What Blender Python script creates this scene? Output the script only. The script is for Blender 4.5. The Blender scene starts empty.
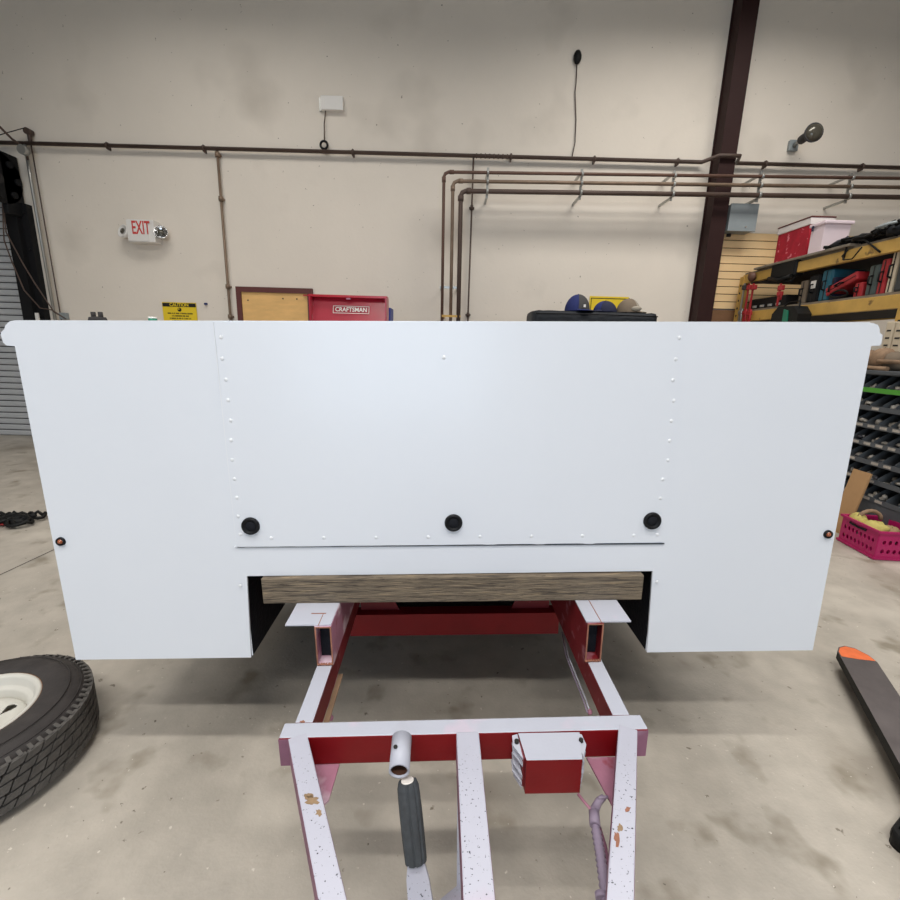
import bpy, bmesh, math, random
from mathutils import Vector, Matrix, Euler
random.seed(7)
S = bpy.context.scene
C = S.collection
PI = math.pi

# ------------------------------------------------------------------ camera
H = 1.32
PITCH, ROLL = math.radians(13.0), 0.028
R0 = Vector((1, 0, 0)); F0 = Vector((0, math.cos(PITCH), -math.sin(PITCH))); U0 = Vector((0, math.sin(PITCH), math.cos(PITCH)))
RV = R0 * math.cos(ROLL) + U0 * math.sin(ROLL)
UV = U0 * math.cos(ROLL) - R0 * math.sin(ROLL)
cam_d = bpy.data.cameras.new('camera')
cam = bpy.data.objects.new('camera', cam_d); C.objects.link(cam)
cam_d.sensor_width = 36; cam_d.lens = 18.0; cam_d.clip_start = 0.02; cam_d.clip_end = 100
m = Matrix.Identity(4)
for i in range(3):
    m[i][0] = RV[i]; m[i][1] = UV[i]; m[i][2] = -F0[i]
m[2][3] = H
cam.matrix_world = m
S.camera = cam

# ------------------------------------------------------------------ world, daylight, exposure
S.view_settings.view_transform = 'Standard'
S.view_settings.look = 'None'
S.view_settings.gamma = 1.0
S.view_settings.use_curve_mapping = False
S.view_settings.exposure = 0.07
w = bpy.data.worlds.new('world'); S.world = w; w.use_nodes = True
bg = w.node_tree.nodes['Background']
bg.inputs[0].default_value = (0.75, 0.87, 1.0, 1); bg.inputs[1].default_value = 0.5


def area(name, loc, rot, sx, sy, power, col, spread=PI):
    l = bpy.data.lights.new(name, 'AREA'); l.shape = 'RECTANGLE'; l.size = sx; l.size_y = sy
    l.energy = power; l.color = col; l.spread = spread
    o = bpy.data.objects.new(name, l); C.objects.link(o); o.location = loc; o.rotation_euler = rot
    return o


BAY = 190
# daylight through the open bay door behind the camera
area('bay_door_daylight', (-0.9, -7.9, 2.1), (math.radians(90), 0, 0), 4.6, 4.0, BAY, (0.66, 0.82, 1.0))
LIGHTS = [(x, y) for y in (-0.35, -2.0, -5.2) for x in (-5.2, -0.4, 4.6)] + [(2.6, 3.6), (-2.4, 3.6)]  # last pair: added lamps that brighten the back wall
LZ = 5.3
PWR = {(-5.2, -0.35): 66, (-0.4, -0.35): 88, (4.6, -0.35): 70, (-5.2, -2.0): 32, (-0.4, -2.0): 122, (4.6, -2.0): 32,
       (-5.2, -5.2): 10, (-0.4, -5.2): 12, (4.6, -5.2): 10, (2.6, 3.6): 98, (-2.4, 3.6): 50}
for (x, y) in LIGHTS:
    pw = PWR[(x, y)]
    area('strip_lamp', (x, y, LZ - 0.075), (0, 0, 0), 2.9, 1.1 if y > 3 else 0.16, pw, (1.0, 0.965, 0.92), math.radians(155))  # added back-wall pair is widened to soften its shadows


# ------------------------------------------------------------------ helpers
def ray(x, y): return F0 + RV * ((x - 450) / 450) + UV * ((450 - y) / 450)


def at(x, y, D):
    d = ray(x, y); return Vector((0, 0, H)) + d * (D / d.y)


def atX(x, y, X):
    d = ray(x, y); return Vector((0, 0, H)) + d * (X / d.x)


def atZ(x, y, z):
    d = ray(x, y); return Vector((0, 0, H)) + d * ((z - H) / d.z)


class B:
    """collects shapes; build() links them as ONE mesh object"""
    def __init__(s): s.v = []; s.f = []; s.mi = []; s.cur = 0; s.sm = []; s.smooth = False

    def add(s, vs, fs):
        n = len(s.v); s.v += [tuple(p) for p in vs]
        for f in fs:
            s.f.append(tuple(n + i for i in f)); s.mi.append(s.cur); s.sm.append(s.smooth)
        return s

    def box(s, x0, x1, y0, y1, z0, z1, M=None, bev=0.0):
        if bev > 0:
            bm = bmesh.new(); bmesh.ops.create_cube(bm, size=1)
            for v in bm.verts: v.co = Vector(((x0 + x1) / 2 + v.co.x * (x1 - x0), (y0 + y1) / 2 + v.co.y * (y1 - y0), (z0 + z1) / 2 + v.co.z * (z1 - z0)))
            bmesh.ops.bevel(bm, geom=list(bm.edges), offset=bev, segments=2, affect='EDGES', profile=.5)
            bm.verts.ensure_lookup_table(); bm.verts.index_update()
            vs = [v.co.copy() for v in bm.verts]; fs = [[v.index for v in f.verts] for f in bm.faces]; bm.free()
        else:
            vs = [Vector((x, y, z)) for z in (z0, z1) for y in (y0, y1) for x in (x0, x1)]
            fs = [(0, 2, 3, 1), (4, 5, 7, 6), (0, 1, 5, 4), (2, 6, 7, 3), (0, 4, 6, 2), (1, 3, 7, 5)]
        if M is not None: vs = [M @ v for v in vs]
        return s.add(vs, fs)

    def tube(s, pts, r, n=10, cap=True, rr=None, closed=False):
        pts = [Vector(p) for p in pts]; N = len(pts); rings = []
        prev = None
        for i, p in enumerate(pts):
            if closed: t = pts[(i + 1) % N] - pts[(i - 1) % N]
            elif i == 0: t = pts[1] - p
            elif i == N - 1: t = p - pts[i - 1]
            else: t = (pts[i + 1] - p).normalized() + (p - pts[i - 1]).normalized()
            if t.length < 1e-9: t = Vector((0, 0, 1))
            t.normalize()
            if prev is None:
                a = Vector((0, 0, 1)) if abs(t.z) < .9 else Vector((1, 0, 0))
                u = t.cross(a).normalized()
            else:
                u = prev - t * prev.dot(t)
                if u.length < 1e-6: u = t.orthogonal()
                u.normalize()
            prev = u; v = t.cross(u)
            ri = rr[i] if rr else r
            rings.append([p + (u * math.cos(2 * PI * k / n) + v * math.sin(2 * PI * k / n)) * ri for k in range(n)])
        vs = [q for rg in rings for q in rg]; fs = []
        for i in range(N if closed else N - 1):
            j = (i + 1) % N
            for k in range(n):
                fs.append((i * n + k, i * n + (k + 1) % n, j * n + (k + 1) % n, j * n + k))
        sm = s.smooth; s.smooth = True; s.add(vs, fs)
        if cap and not closed:
            s.smooth = False
            s.add(rings[0], [tuple(reversed(range(n)))]); s.add(rings[-1], [tuple(range(n))])
        s.smooth = sm
        return s

    def prism(s, pts2, d0, d1, ax='y', M=None):
        """extrude outline; ax = extrusion axis. pts2 are the two other coords in order (x,z)|(x,y)|(y,z)"""
        def mk(p, d):
            a, b = p
            v = {'y': (a, d, b), 'z': (a, b, d), 'x': (d, a, b)}[ax]
            v = Vector(v); return M @ v if M is not None else v
        n = len(pts2); vs = [mk(p, d0) for p in pts2] + [mk(p, d1) for p in pts2]
        fs = [tuple(range(n)), tuple(reversed(range(n, 2 * n)))] + [(i, i + n, (i + 1) % n + n, (i + 1) % n) for i in range(n)]
        return s.add(vs, fs)

    def lathe(s, prof, n=48, M=None, closed=False):
        """prof: list of (r,z) around the Z axis"""
        vs = []; m_ = len(prof)
        for k in range(n):
            a = 2 * PI * k / n
            for (r, z) in prof:
                v = Vector((r * math.cos(a), r * math.sin(a), z)); vs.append(M @ v if M is not None else v)
        fs = []
        for k in range(n):
            k2 = (k + 1) % n
            for i in range(m_ if closed else m_ - 1):
                i2 = (i + 1) % m_
                fs.append((k * m_ + i, k2 * m_ + i, k2 * m_ + i2, k * m_ + i2))
        sm = s.smooth; s.smooth = True; s.add(vs, fs); s.smooth = sm
        return s

    def blob(s, c, rx, ry, rz, n=10, jit=0.0, M=None, seed=0):
        rg = random.Random(seed); vs = []; fs = []
        mz = max(4, n // 2)
        for i in range(mz + 1):
            th = PI * i / mz
            for k in range(n):
                ph = 2 * PI * k / n; j = 1 + rg.uniform(-jit, jit)
                v = Vector((math.sin(th) * math.cos(ph) * rx * j, math.sin(th) * math.sin(ph) * ry * j, math.cos(th) * rz * j))
                if M is not None: v = M.to_3x3() @ v
                vs.append(Vector(c) + v)
        for i in range(mz):
            for k in range(n):
                fs.append((i * n + k, (i + 1) * n + k, (i + 1) * n + (k + 1) % n, i * n + (k + 1) % n))
        sm = s.smooth; s.smooth = True; s.add(vs, fs); s.smooth = sm
        return s

    def build(s, name, mats, parent=None, fix=True):
        me = bpy.data.meshes.new(name); me.from_pydata(s.v, [], s.f)
        if not isinstance(mats, (list, tuple)): mats = [mats]
        for mt in mats: me.materials.append(mt)
        for p, i, q in zip(me.polygons, s.mi, s.sm): p.material_index = i; p.use_smooth = q
        if fix:
            bm = bmesh.new(); bm.from_mesh(me)
            bmesh.ops.remove_doubles(bm, verts=bm.verts, dist=1e-6)
            bmesh.ops.recalc_face_normals(bm, faces=bm.faces); bm.to_mesh(me); bm.free()
        o = bpy.data.objects.new(name, me); C.objects.link(o)
        if parent: o.parent = parent
        return o


def tag(o, label=None, cat=None, group=None, kind=None):
    if label: o['label'] = label
    if cat: o['category'] = cat
    if group: o['group'] = group
    if kind: o['kind'] = kind
    return o


def thing(name, label, cat, loc=(0, 0, 0), rot=(0, 0, 0), group=None):
    o = bpy.data.objects.new(name, None); C.objects.link(o); o.location = loc; o.rotation_euler = rot
    o.empty_display_size = .05
    return tag(o, label, cat, group)


def text(name, body, size, mat, parent, M, depth=0.001, sx=1.0, bold=0.0):
    cu = bpy.data.curves.new(name, 'FONT'); cu.body = body; cu.size = size; cu.align_x = 'CENTER'; cu.align_y = 'CENTER'
    cu.extrude = depth; cu.offset = bold; cu.resolution_u = 3
    t = bpy.data.objects.new(name, cu); C.objects.link(t)
    bpy.context.view_layer.update()
    dg = bpy.context.evaluated_depsgraph_get()
    me = bpy.data.meshes.new_from_object(t.evaluated_get(dg)); me.name = name
    bpy.data.objects.remove(t)
    for v in me.vertices: v.co = M @ Vector((v.co.x * sx, v.co.y, v.co.z))
    me.materials.clear(); me.materials.append(mat)
    o = bpy.data.objects.new(name, me); C.objects.link(o)
    if parent: o.parent = parent
    return o


def faceM(x, y, z):  # text plane facing -Y (towards the camera)
    return Matrix.Translation((x, y, z)) @ Matrix.Rotation(PI / 2, 4, 'X')


# ------------------------------------------------------------------ materials
def lin(c):
    return tuple(((v / 255) / 12.92 if v / 255 <= .04045 else ((v / 255 + .055) / 1.055) ** 2.4) for v in c) + (1,)


def mat(name, col, rough=.5, metal=0.0, var=0.0, scale=8.0, bump=0.0, bscale=60.0, spots=None, coat=0.0, emit=None, stretch=None, spec=0.5, fade=None):
    """spots: list of (rgb, voronoi/noise scale, threshold, softness)"""
    mt = bpy.data.materials.new(name); mt.use_nodes = True
    nt = mt.node_tree; N = nt.nodes; L = nt.links; b = N['Principled BSDF']
    b.inputs['Roughness'].default_value = rough; b.inputs['Metallic'].default_value = metal
    b.inputs['Specular IOR Level'].default_value = spec
    b.inputs['Coat Weight'].default_value = coat; b.inputs['Coat Roughness'].default_value = .18
    base = lin(col)
    b.inputs['Base Color'].default_value = base
    tc = N.new('ShaderNodeTexCoord'); src = tc.outputs['Object']
    if stretch:
        mp = N.new('ShaderNodeMapping'); mp.inputs['Scale'].default_value = stretch; L.new(src, mp.inputs[0]); src = mp.outputs[0]
    out = None
    if var > 0:
        n = N.new('ShaderNodeTexNoise'); n.inputs['Scale'].default_value = scale; n.inputs['Detail'].default_value = 6; n.inputs['Roughness'].default_value = .6
        L.new(src, n.inputs[0])
        r = N.new('ShaderNodeValToRGB'); r.color_ramp.elements[0].position = .3; r.color_ramp.elements[1].position = .7
        r.color_ramp.elements[0].color = tuple(max(0, c * (1 - var)) for c in base[:3]) + (1,)
        r.color_ramp.elements[1].color = tuple(min(1, c * (1 + var)) for c in base[:3]) + (1,)
        L.new(n.outputs[0], r.inputs[0]); out = r.outputs[0]
    for sp in (spots or []):
        n = N.new('ShaderNodeTexNoise'); n.inputs['Scale'].default_value = sp[1]; n.inputs['Detail'].default_value = 3
        L.new(src, n.inputs[0])
        r = N.new('ShaderNodeValToRGB'); r.color_ramp.elements[0].position = sp[2]; r.color_ramp.elements[1].position = min(1, sp[2] + sp[3])
        L.new(n.outputs[0], r.inputs[0])
        mx = N.new('ShaderNodeMix'); mx.data_type = 'RGBA'
        fac = r.outputs[0]
        if fade:
            sx = N.new('ShaderNodeSeparateXYZ'); L.new(tc.outputs['Object'], sx.inputs[0])
            mr = N.new('ShaderNodeMapRange'); mr.inputs[1].default_value = fade[0]; mr.inputs[2].default_value = fade[1]; L.new(sx.outputs[1], mr.inputs[0])
            mm = N.new('ShaderNodeMath'); mm.operation = 'MULTIPLY'; L.new(fac, mm.inputs[0]); L.new(mr.outputs[0], mm.inputs[1]); fac = mm.outputs[0]
        L.new(fac, mx.inputs[0])
        if out: L.new(out, mx.inputs[6])
        else: mx.inputs[6].default_value = base
        mx.inputs[7].default_value = lin(sp[0]); out = mx.outputs[2]
    if out: L.new(out, b.inputs['Base Color'])
    if bump > 0:
        n = N.new('ShaderNodeTexNoise'); n.inputs['Scale'].default_value = bscale; n.inputs['Detail'].default_value = 4
        L.new(src, n.inputs[0])
        bp = N.new('ShaderNodeBump'); bp.inputs['Strength'].default_value = bump; bp.inputs['Distance'].default_value = .01
        L.new(n.outputs[0], bp.inputs['Height']); L.new(bp.outputs[0], b.inputs['Normal'])
    if emit:
        b.inputs['Emission Color'].default_value = lin(emit[0]); b.inputs['Emission Strength'].default_value = emit[1]
    return mt


MW = mat('painted_wall', (232, 222, 208), .75, var=.03, scale=1.2, bump=.12, bscale=25, spots=[((200, 190, 176), 1.1, .60, .3), ((160, 148, 132), 24, .735, .02)])
MSIDE = mat('darkened_side_wall', (150, 144, 136), .8, var=.04)  # unseen walls, coloured darker to cut bounce light
MFLOOR = mat('concrete_floor', (176, 169, 158), .48, var=.13, scale=7, bump=.15, bscale=90,
             spots=[((136, 127, 114), 1.3, .54, .22), ((140, 132, 118), 5.5, .58, .14), ((198, 191, 179), 2.4, .58, .2), ((120, 112, 100), 30, .69, .05), ((104, 97, 86), 44, .73, .03), ((206, 200, 189), 60, .70, .03)])
MCEIL = mat('darkened_ceiling', (118, 116, 112), .8, var=.03)  # unseen ceiling, also darkened to reduce ambient light
MPANEL = mat('gloss_white_paint', (216, 221, 229), .34, var=.012, scale=1.5, coat=.3, bump=.05, bscale=2.2)
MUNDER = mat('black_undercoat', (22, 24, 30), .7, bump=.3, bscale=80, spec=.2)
MBLACK = mat('black_plastic', (20, 21, 24), .45, spec=.2)
MRUB = mat('black_rubber', (50, 46, 45), .75, var=.25, scale=14, bump=.2, bscale=90, spots=[((78, 74, 70), 5, .55, .25)])
MTREAD = mat('tread_rubber', (84, 81, 78), .85, var=.25, scale=22, bump=.3, bscale=120)
MRIM = mat('rim_white_paint', (198, 196, 188), .45, var=.04, scale=9, spots=[((148, 104, 66), 14, .66, .08)])
MRED = mat('red_trailer_paint', (122, 6, 14), .5, var=.12, scale=9, bump=.06, bscale=120, spec=.3)
MREDD = mat('red_trailer_paint_dusty', (112, 16, 26), .55, var=.15, scale=9, spots=[((170, 120, 132), 18, .6, .15)])
MPURP = mat('overspray_purple', (128, 84, 106), .6, var=.2, scale=12, spots=[((190, 170, 190), 9, .55, .25)])
MPINK = mat('overspray_pink', (168, 116, 138), .6, var=.16, scale=14, spots=[((228, 214, 224), 12, .52, .2), ((150, 50, 62), 22, .62, .12)])
MWTOP = mat('white_paint_speckled', (180, 181, 194), .5, var=.03, scale=7, bump=.06, bscale=140,
            spots=[((196, 158, 180), 5, .66, .25), ((66, 66, 78), 210, .655, .03), ((150, 112, 76), 11, .70, .03)], fade=(-.36, -.46))
MWTOPC = mat('white_paint_overspray', (182, 185, 197), .5, var=.03, scale=7, bump=.05, bscale=140,
             spots=[((208, 184, 200), 10, .6, .25), ((160, 116, 84), 13, .74, .03)])
MRUST = mat('rust', (146, 98, 78), .8, var=.3, scale=30)
MWOODB = mat('weathered_timber', (116, 104, 88), .85, var=.3, scale=9, bump=.5, bscale=18, stretch=(1.5, 12, 26), spots=[((72, 64, 56), 6, .50, .16), ((146, 128, 102), 9, .58, .14), ((56, 48, 42), 16, .62, .06)])
MWOODE = mat('timber_end', (140, 110, 78), .85, var=.2, scale=30)
MSTEEL = mat('steel_conduit', (172, 172, 168), .35, .7)
MRUSTP = mat('brown_pipe', (104, 78, 66), .55, .2, var=.2, scale=3)
MGALV = mat('weathered_pipe', (132, 112, 94), .5, .3, var=.25, scale=4)
MPIPED = mat('dark_pipe', (86, 70, 62), .55, .2, var=.2, scale=3)
MCOL = mat('maroon_column', (50, 30, 28), .6, var=.12, scale=3, bump=.05, spec=.2)
MGUIDE = mat('black_guide', (24, 24, 26), .6, spec=.2)
MSLATG = mat('grey_slat', (196, 198, 200), .45, .1, var=.06, scale=3)
MDARK = mat('dark_gap', (52, 50, 50), .8, spec=.2)
MPLY = mat('plywood', (232, 186, 118), .6, var=.12, scale=3, stretch=(1, 1, 4))
MMAR = mat('maroon_frame', (96, 48, 44), .55)
MWPL = mat('white_plastic', (232, 228, 222), .45)
MREDL = mat('exit_red', (206, 66, 60), .5)
MCHROME = mat('chrome', (215, 215, 215), .12, .95)
MGLASS = mat('lamp_lens', (92, 88, 78), .15, .3)
MYEL = mat('sign_yellow', (236, 204, 40), .5)
MINK = mat('sign_black', (28, 24, 20), .5)
MTRED = mat('tool_chest_red', (182, 22, 42), .3, coat=.4, var=.03)
MTREDD = mat('tool_chest_red_inner', (168, 24, 50), .35, coat=.3, var=.1, scale=5)
MBLUE = mat('blue_plastic', (36, 58, 140), .5)
MCOVER = mat('black_cover_cloth', (34, 37, 42), .55, bump=.3, bscale=14, spec=.2)
MNAVY = mat('navy_cloth', (32, 42, 98), .85, bump=.1)
MNAVYD = mat('dark_navy_cloth', (30, 34, 62), .85, bump=.1)
MCHAR = mat('charcoal_cloth', (66, 64, 64), .85)
MTAN = mat('taupe_cloth', (118, 104, 88), .9, bump=.1)
MTANL = mat('pale_grey_cloth', (158, 150, 136), .9)
MEBOX = mat('grey_box_enamel', (142, 150, 152), .45, var=.05)
MSLW = mat('slatwall_board', (240, 206, 154), .6, var=.06, scale=3)
MBROWN = mat('brown_board', (128, 92, 62), .7, var=.1)
MSHY = mat('yellow_beam_paint', (200, 160, 82), .5, var=.14, scale=6, spots=[((120, 92, 50), 9, .66, .06)])
MPLANK = mat('grey_shelf_board', (128, 118, 104), .8, var=.2, scale=12)
MTOTE = mat('pale_tote', (232, 214, 220), .35, var=.03, scale=4)
MBXR = mat('red_carton', (176, 26, 48), .6, var=.2, scale=12, spots=[((226, 130, 142), 16, .62, .05)])
MBXW = mat('white_carton', (230, 222, 218), .6)
MTEAL = mat('teal_case', (32, 98, 118), .5)
MCRED = mat('red_case', (172, 42, 48), .5)
MCGRN = mat('grey_green_case', (74, 86, 84), .5)
MCREAM = mat('cream_case', (206, 192, 168), .6)
MCGREY = mat('charcoal_case', (62, 66, 68), .5)
MGRN = mat('green_plastic', (22, 120, 92), .5)
MBIN = mat('grey_bin_steel', (84, 88, 92), .55, var=.12, scale=8)
MGRNT = mat('green_tape', (82, 158, 56), .6)
MLAB = mat('label_strip', (176, 168, 158), .6, var=.25, scale=60)
MHARD = mat('assorted_hardware', (158, 152, 142), .5, .2, var=.45, scale=14, spots=[((60, 60, 66), 9, .52, .08), ((206, 202, 196), 11, .62, .06)])
MMAG = mat('magenta_plastic', (172, 24, 92), .4, spec=.5)
MRAGY = mat('yellow_rag', (188, 174, 100), .9, var=.15, scale=14, bump=.2)
MRAGB = mat('tan_rag', (150, 128, 92), .9, var=.15, scale=14, bump=.2)
MCARD = mat('cardboard', (176, 138, 96), .85, var=.06)
MFORK = mat('fork_steel', (98, 92, 92), .55, .35, var=.22, scale=6, bump=.1, spots=[((140, 116, 84), 9, .66, .06)])
MFORKS = mat('fork_black', (24, 24, 24), .6, spec=.2)
MORG = mat('orange_paint', (226, 112, 62), .6, var=.12, scale=30)
MGRIP = mat('grip_rubber', (62, 67, 72), .7, var=.2, scale=60, bump=.15, bscale=200)
MCABLE = mat('overspray_cable', (142, 130, 150), .6, var=.12, scale=30)
MAMB = mat('amber_lens', (150, 80, 48), .2, coat=.5)
MLEAD = mat('black_cable', (24, 24, 24), .5, spec=.2)
MLEADR = mat('red_cable', (170, 40, 40), .5)
MBAGS = mat('brown_paper', (138, 112, 88), .8, var=.3, scale=16)
MRIV = mat('rivet_white', (222, 225, 230), .4)
MTUBE = mat('lamp_tube', (255, 250, 240), .5, emit=((255, 246, 228), 1.6))
MRANGE = mat('range_brown', (96, 64, 50), .6)

# ------------------------------------------------------------------ room shell
YW, XL, XR, YB, ZC = 5.8, -9.0, 6.5, -8.0, 6.6
XD = -5.2   # right edge of the roll-up door opening


def struct(name, b, mats, parent=None, label=None):
    o = b.build(name, mats, parent); o['kind'] = 'structure'
    if label: o['label'] = label
    return o


struct('floor', B().box(XL - .2, XR + .2, YB - .2, YW + .4, -.2, 0), MFLOOR, label='stained grey concrete workshop floor')
struct('ceiling', B().box(XL - .2, XR + .2, YB - .2, YW + .4, ZC, ZC + .2), MCEIL)
b = B(); b.box(XD, XR + .2, YW, YW + .2, 0, ZC); b.box(XL - .2, XD, YW, YW + .2, 3.05, ZC); b.box(XL - .2, -8.6, YW, YW + .2, 0, 3.05)
struct('wall_back', b, MW, label='beige painted workshop wall')
struct('wall_left', B().box(XL - .2, XL, YB, YW, 0, ZC), MSIDE)
struct('wall_right', B().box(XR, XR + .2, YB, YW, 0, ZC), MSIDE)
b = B(); b.box(XL, -2.8, YB - .2, YB, 0, ZC); b.box(1.8, XR, YB - .2, YB, 0, ZC); b.box(-2.8, 1.8, YB - .2, YB, 4.2, ZC)
struct('wall_front', b, MSIDE)
# control joints in the slab
b = B()
p0, p1 = atZ(0, 575, 0), atZ(60, 547, 0); d = (p1 - p0).normalized(); n = Vector((-d.y, d.x, 0)) * .003
a0 = p0 - d * 3; a1 = p1 + d * 4.0
b.add([a0 - n + Vector((0, 0, .0015)), a1 - n + Vector((0, 0, .0015)), a1 + n + Vector((0, 0, .0015)), a0 + n + Vector((0, 0, .0015))], [(0, 1, 2, 3)])
struct('trim_1', b, MDARK, label='thin dark joint line across the concrete floor')

# roll-up door
rd = thing('door_1', 'grey slatted roll-up door at the left', 'door', (-6.9, YW + .08, 0)); rd['kind'] = 'structure'; del rd['category']
nsl = 38; pitch = .0775
sl0 = None
for i in range(nsl):
    z = i * pitch
    if sl0 is None:
        s_ = B(); s_.prism([(-.012, .004), (-.022, .018), (-.022, .056), (-.012, .070), (.0, .070), (.0, .004)], -1.72, 1.70, 'x')
        sl0 = s_.build('slat', MSLATG, rd); o = sl0
    else:
        o = sl0.copy(); C.objects.link(o); o.parent = rd
    o.location = (0, 0, z)
B().box(-1.72, 1.70, .002, .02, 0, nsl * pitch).build('slat_backing', MDARK, rd)
b = B(); b.box(-5.235, -5.10, 5.66, 5.80, 0, 2.78); b.box(-5.10, -5.02, 5.72, 5.80, 0, 2.80)
for k in range(7): b.tube([(-5.06, 5.70, .3 + .4 * k), (-5.06, 5.725, .3 + .4 * k)], .014, 8)
tag(b.build('door_guide_rail', MGUIDE), 'black steel guide rail beside the grey roll-up door', 'rail')
# drum + hood
dr = thing('door_drum', 'black barrel and bracket above the roll-up door', 'drum', (-5.6, 5.5, 3.0))
b = B(); b.tube([(-3.0, 0, 0), (.42, 0, 0)], .19, 20); b.build('barrel', MGUIDE, dr)
b = B(); rr = random.Random(3)
for k in range(6):
    a = k * PI / 3; b.tube([(.42, .12 * math.cos(a), .12 * math.sin(a)), (.50, .12 * math.cos(a), .12 * math.sin(a))], .035, 8)
b.tube([(.42, 0, 0), (.53, 0, 0)], .055, 12)
b.build('hub_bolts', MDARK, dr)
b = B(); b.tube([(.49, .02, .02), (.52, .02, .02)], .27, 24); b.box(.46, .52, .05, .28, -.35, .30, bev=.01); b.build('end_bracket', MGUIDE, dr)
for k in range(7):
    a = k * 2 * PI / 7; B().tube([(.52, .02 + .2 * math.cos(a), .02 + .2 * math.sin(a)), (.55, .02 + .2 * math.cos(a), .02 + .2 * math.sin(a))], .035, 10).build('bolt_head', MGUIDE, dr)
B().tube([(.30, -.2, -.02), (.33, -.22, -.35), (.42, -.24, -.95)], .012, 8).build('spring_rod', MSTEEL, dr)

# ------------------------------------------------------------------ EXIT door / plywood door
fr = thing('door_2', 'yellow plywood door leaf in a maroon frame', 'door', (-2.195, YW, 0)); fr['kind'] = 'structure'; del fr['category']
b = B(); b.box(-.465, -.405, -.05, 0, 0, 1.955); b.box(.405, .465, -.05, 0, 0, 1.955); b.box(-.405, .405, -.05, 0, 1.895, 1.955)
b.build('door_frame', MMAR, fr)
B().box(-.405, .405, -.03, 0, 0.01, 1.895).build('door_leaf', MPLY, fr)
b = B()
for (x, z) in ((.10, 1.83), (.27, 1.83), (-.33, 1.80)): b.tube([(x, -.034, z), (x, -.028, z)], .009, 8)
b.tube([(.35, -.06, 1.0), (.35, -.03, 1.0)], .028, 12)
b.build('bolt_holes_and_knob', MDARK, fr)
tag(B().box(.36, .46, -.07, -.05, 1.865, 1.88).build('latch_strip', MCRED, fr))

# ------------------------------------------------------------------ steel column (H section) on back wall
b = B(); b.box(2.898, 3.075, 5.60, 5.617, 0, ZC); b.box(2.898, 3.075, 5.78, 5.797, 0, ZC); b.box(2.98, 2.995, 5.61, 5.79, 0, ZC)
b.box(2.85, 3.12, 5.54, 5.80, 0, .02)
b.box(2.91, 2.98, 5.64, 5.775, 0, ZC)
tag(b.build('steel_column', MCOL), 'tall maroon steel column against the beige wall', 'column')

# ------------------------------------------------------------------ pipes and conduits
PY = 5.47
ZM = 3.435
b = B(); b.tube([(-8.9, 5.74, ZM), (2.77, 5.74, ZM), (2.87, 5.56, ZM + .005), (3.09, 5.56, ZM + .005), (3.17, 5.74, ZM), (6.4, 5.74, ZM)], .021, 12)
pm = thing('wall_pipe', 'long dark brown pipe running level across the whole beige wall', 'pipe', (0, 0, 0))
b.build('pipe_run', MPIPED, pm)
for x in (-4.0, -2.9, -1.2, .6, 1.55, 2.5, 3.5, 4.6):
    cl = B(); cl.tube([(x - .012, 5.74, ZM), (x + .012, 5.74, ZM)], .027, 12); cl.box(x - .008, x + .008, 5.735, 5.80, ZM - .035, ZM + .035); cl.build('pipe_clamp', MPIPED, pm)
for k in range(8): B().tube([(.20 + k * .05, 5.74, ZM), (.215 + k * .05, 5.74, ZM)], .025, 10).build('thread_ring', MPIPED, pm)
specs = [(at(444, 172, PY), .017, MRUSTP, 'highest and outermost of the three parallel brown wall pipes'),
         (at(453, 181, PY), .019, MGALV, 'middle one of the three parallel brown wall pipes'),
         (at(461, 191, PY), .025, MPIPED, 'lowest and thickest of the three parallel brown wall pipes')]
corner = []; SLP = .0125
for p, r, mt, lab in specs:
    x, z = p.x, p.z; corner.append((x, z, r)); k = .05
    b = B(); b.tube([(x + .02, PY, .9), (x, PY, z - k), (x + k * .3, PY, z - k * .3), (x + k, PY, z), (6.4, PY, z + SLP * (6.4 - x))], r, 12)
    b.tube([(x, PY, z - .10), (x, PY, z - .05)], r * 1.3, 12); b.tube([(x + .06, PY, z + .001), (x + .11, PY, z + .002)], r * 1.3, 12)
    tag(b.build('wall_pipe', mt), lab, 'pipe', 'bent pipes standing off the wall')
# strut brackets holding the three pipes
brk = [('first upright pipe bracket from the left, just after the bend', .33), ('second pipe bracket, above the black covered cabinet', 1.36),
       ('pipe bracket just left of the maroon column', 2.37), ('pipe bracket just right of the maroon column', 3.32), ('pipe bracket farthest right, beyond the wall lamp', 4.30)]
for lab, x in brk:
    t = thing('pipe_bracket', lab, 'bracket', (x, 5.8, 3.0), group='pipe brackets on the wall')
    dz = SLP * x; z0 = corner[2][1] - 3.0 - .06 + dz; z1 = corner[0][1] - 3.0 + .06 + dz
    B().box(-.012, .012, -.305, -.29, z0, z1).build('strut', MSTEEL, t)
    for zz in (z0 + .03, z1 - .03): B().box(-.012, .012, -.30, 0, zz - .01, zz + .01).build('arm', MSTEEL, t)
    for (cx, cz, r) in corner:
        B().tube([(-.012, PY - 5.8, cz - 3.0 + dz), (.012, PY - 5.8, cz - 3.0 + dz)], r + .009, 12).build('clamp', MSTEEL, t)
# clamps on the verticals
t = thing('pipe_bracket', 'small horizontal bracket across the three vertical pipe drops', 'bracket', (-.06, 5.8, 1.98), group='pipe brackets on the wall')
B().box(-.10, .13, -.31, -.295, -.012, .012).build('strut', MSTEEL, t)
for s_ in (-.10, .09): B().box(s_ - .01, s_ + .01, -.30, 0, -.01, .01).build('arm', MSTEEL, t)
t2 = thing('pipe_bracket', 'brass coloured bracket low on the three vertical pipe drops', 'bracket', (-.05, 5.8, 1.66), group='pipe brackets on the wall')
B().box(-.09, .13, -.35, -.335, -.012, .012).build('strut', MSHY, t2)
B().box(-.08, -.06, -.34, 0, -.01, .01).build('arm', MSHY, t2)


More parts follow.
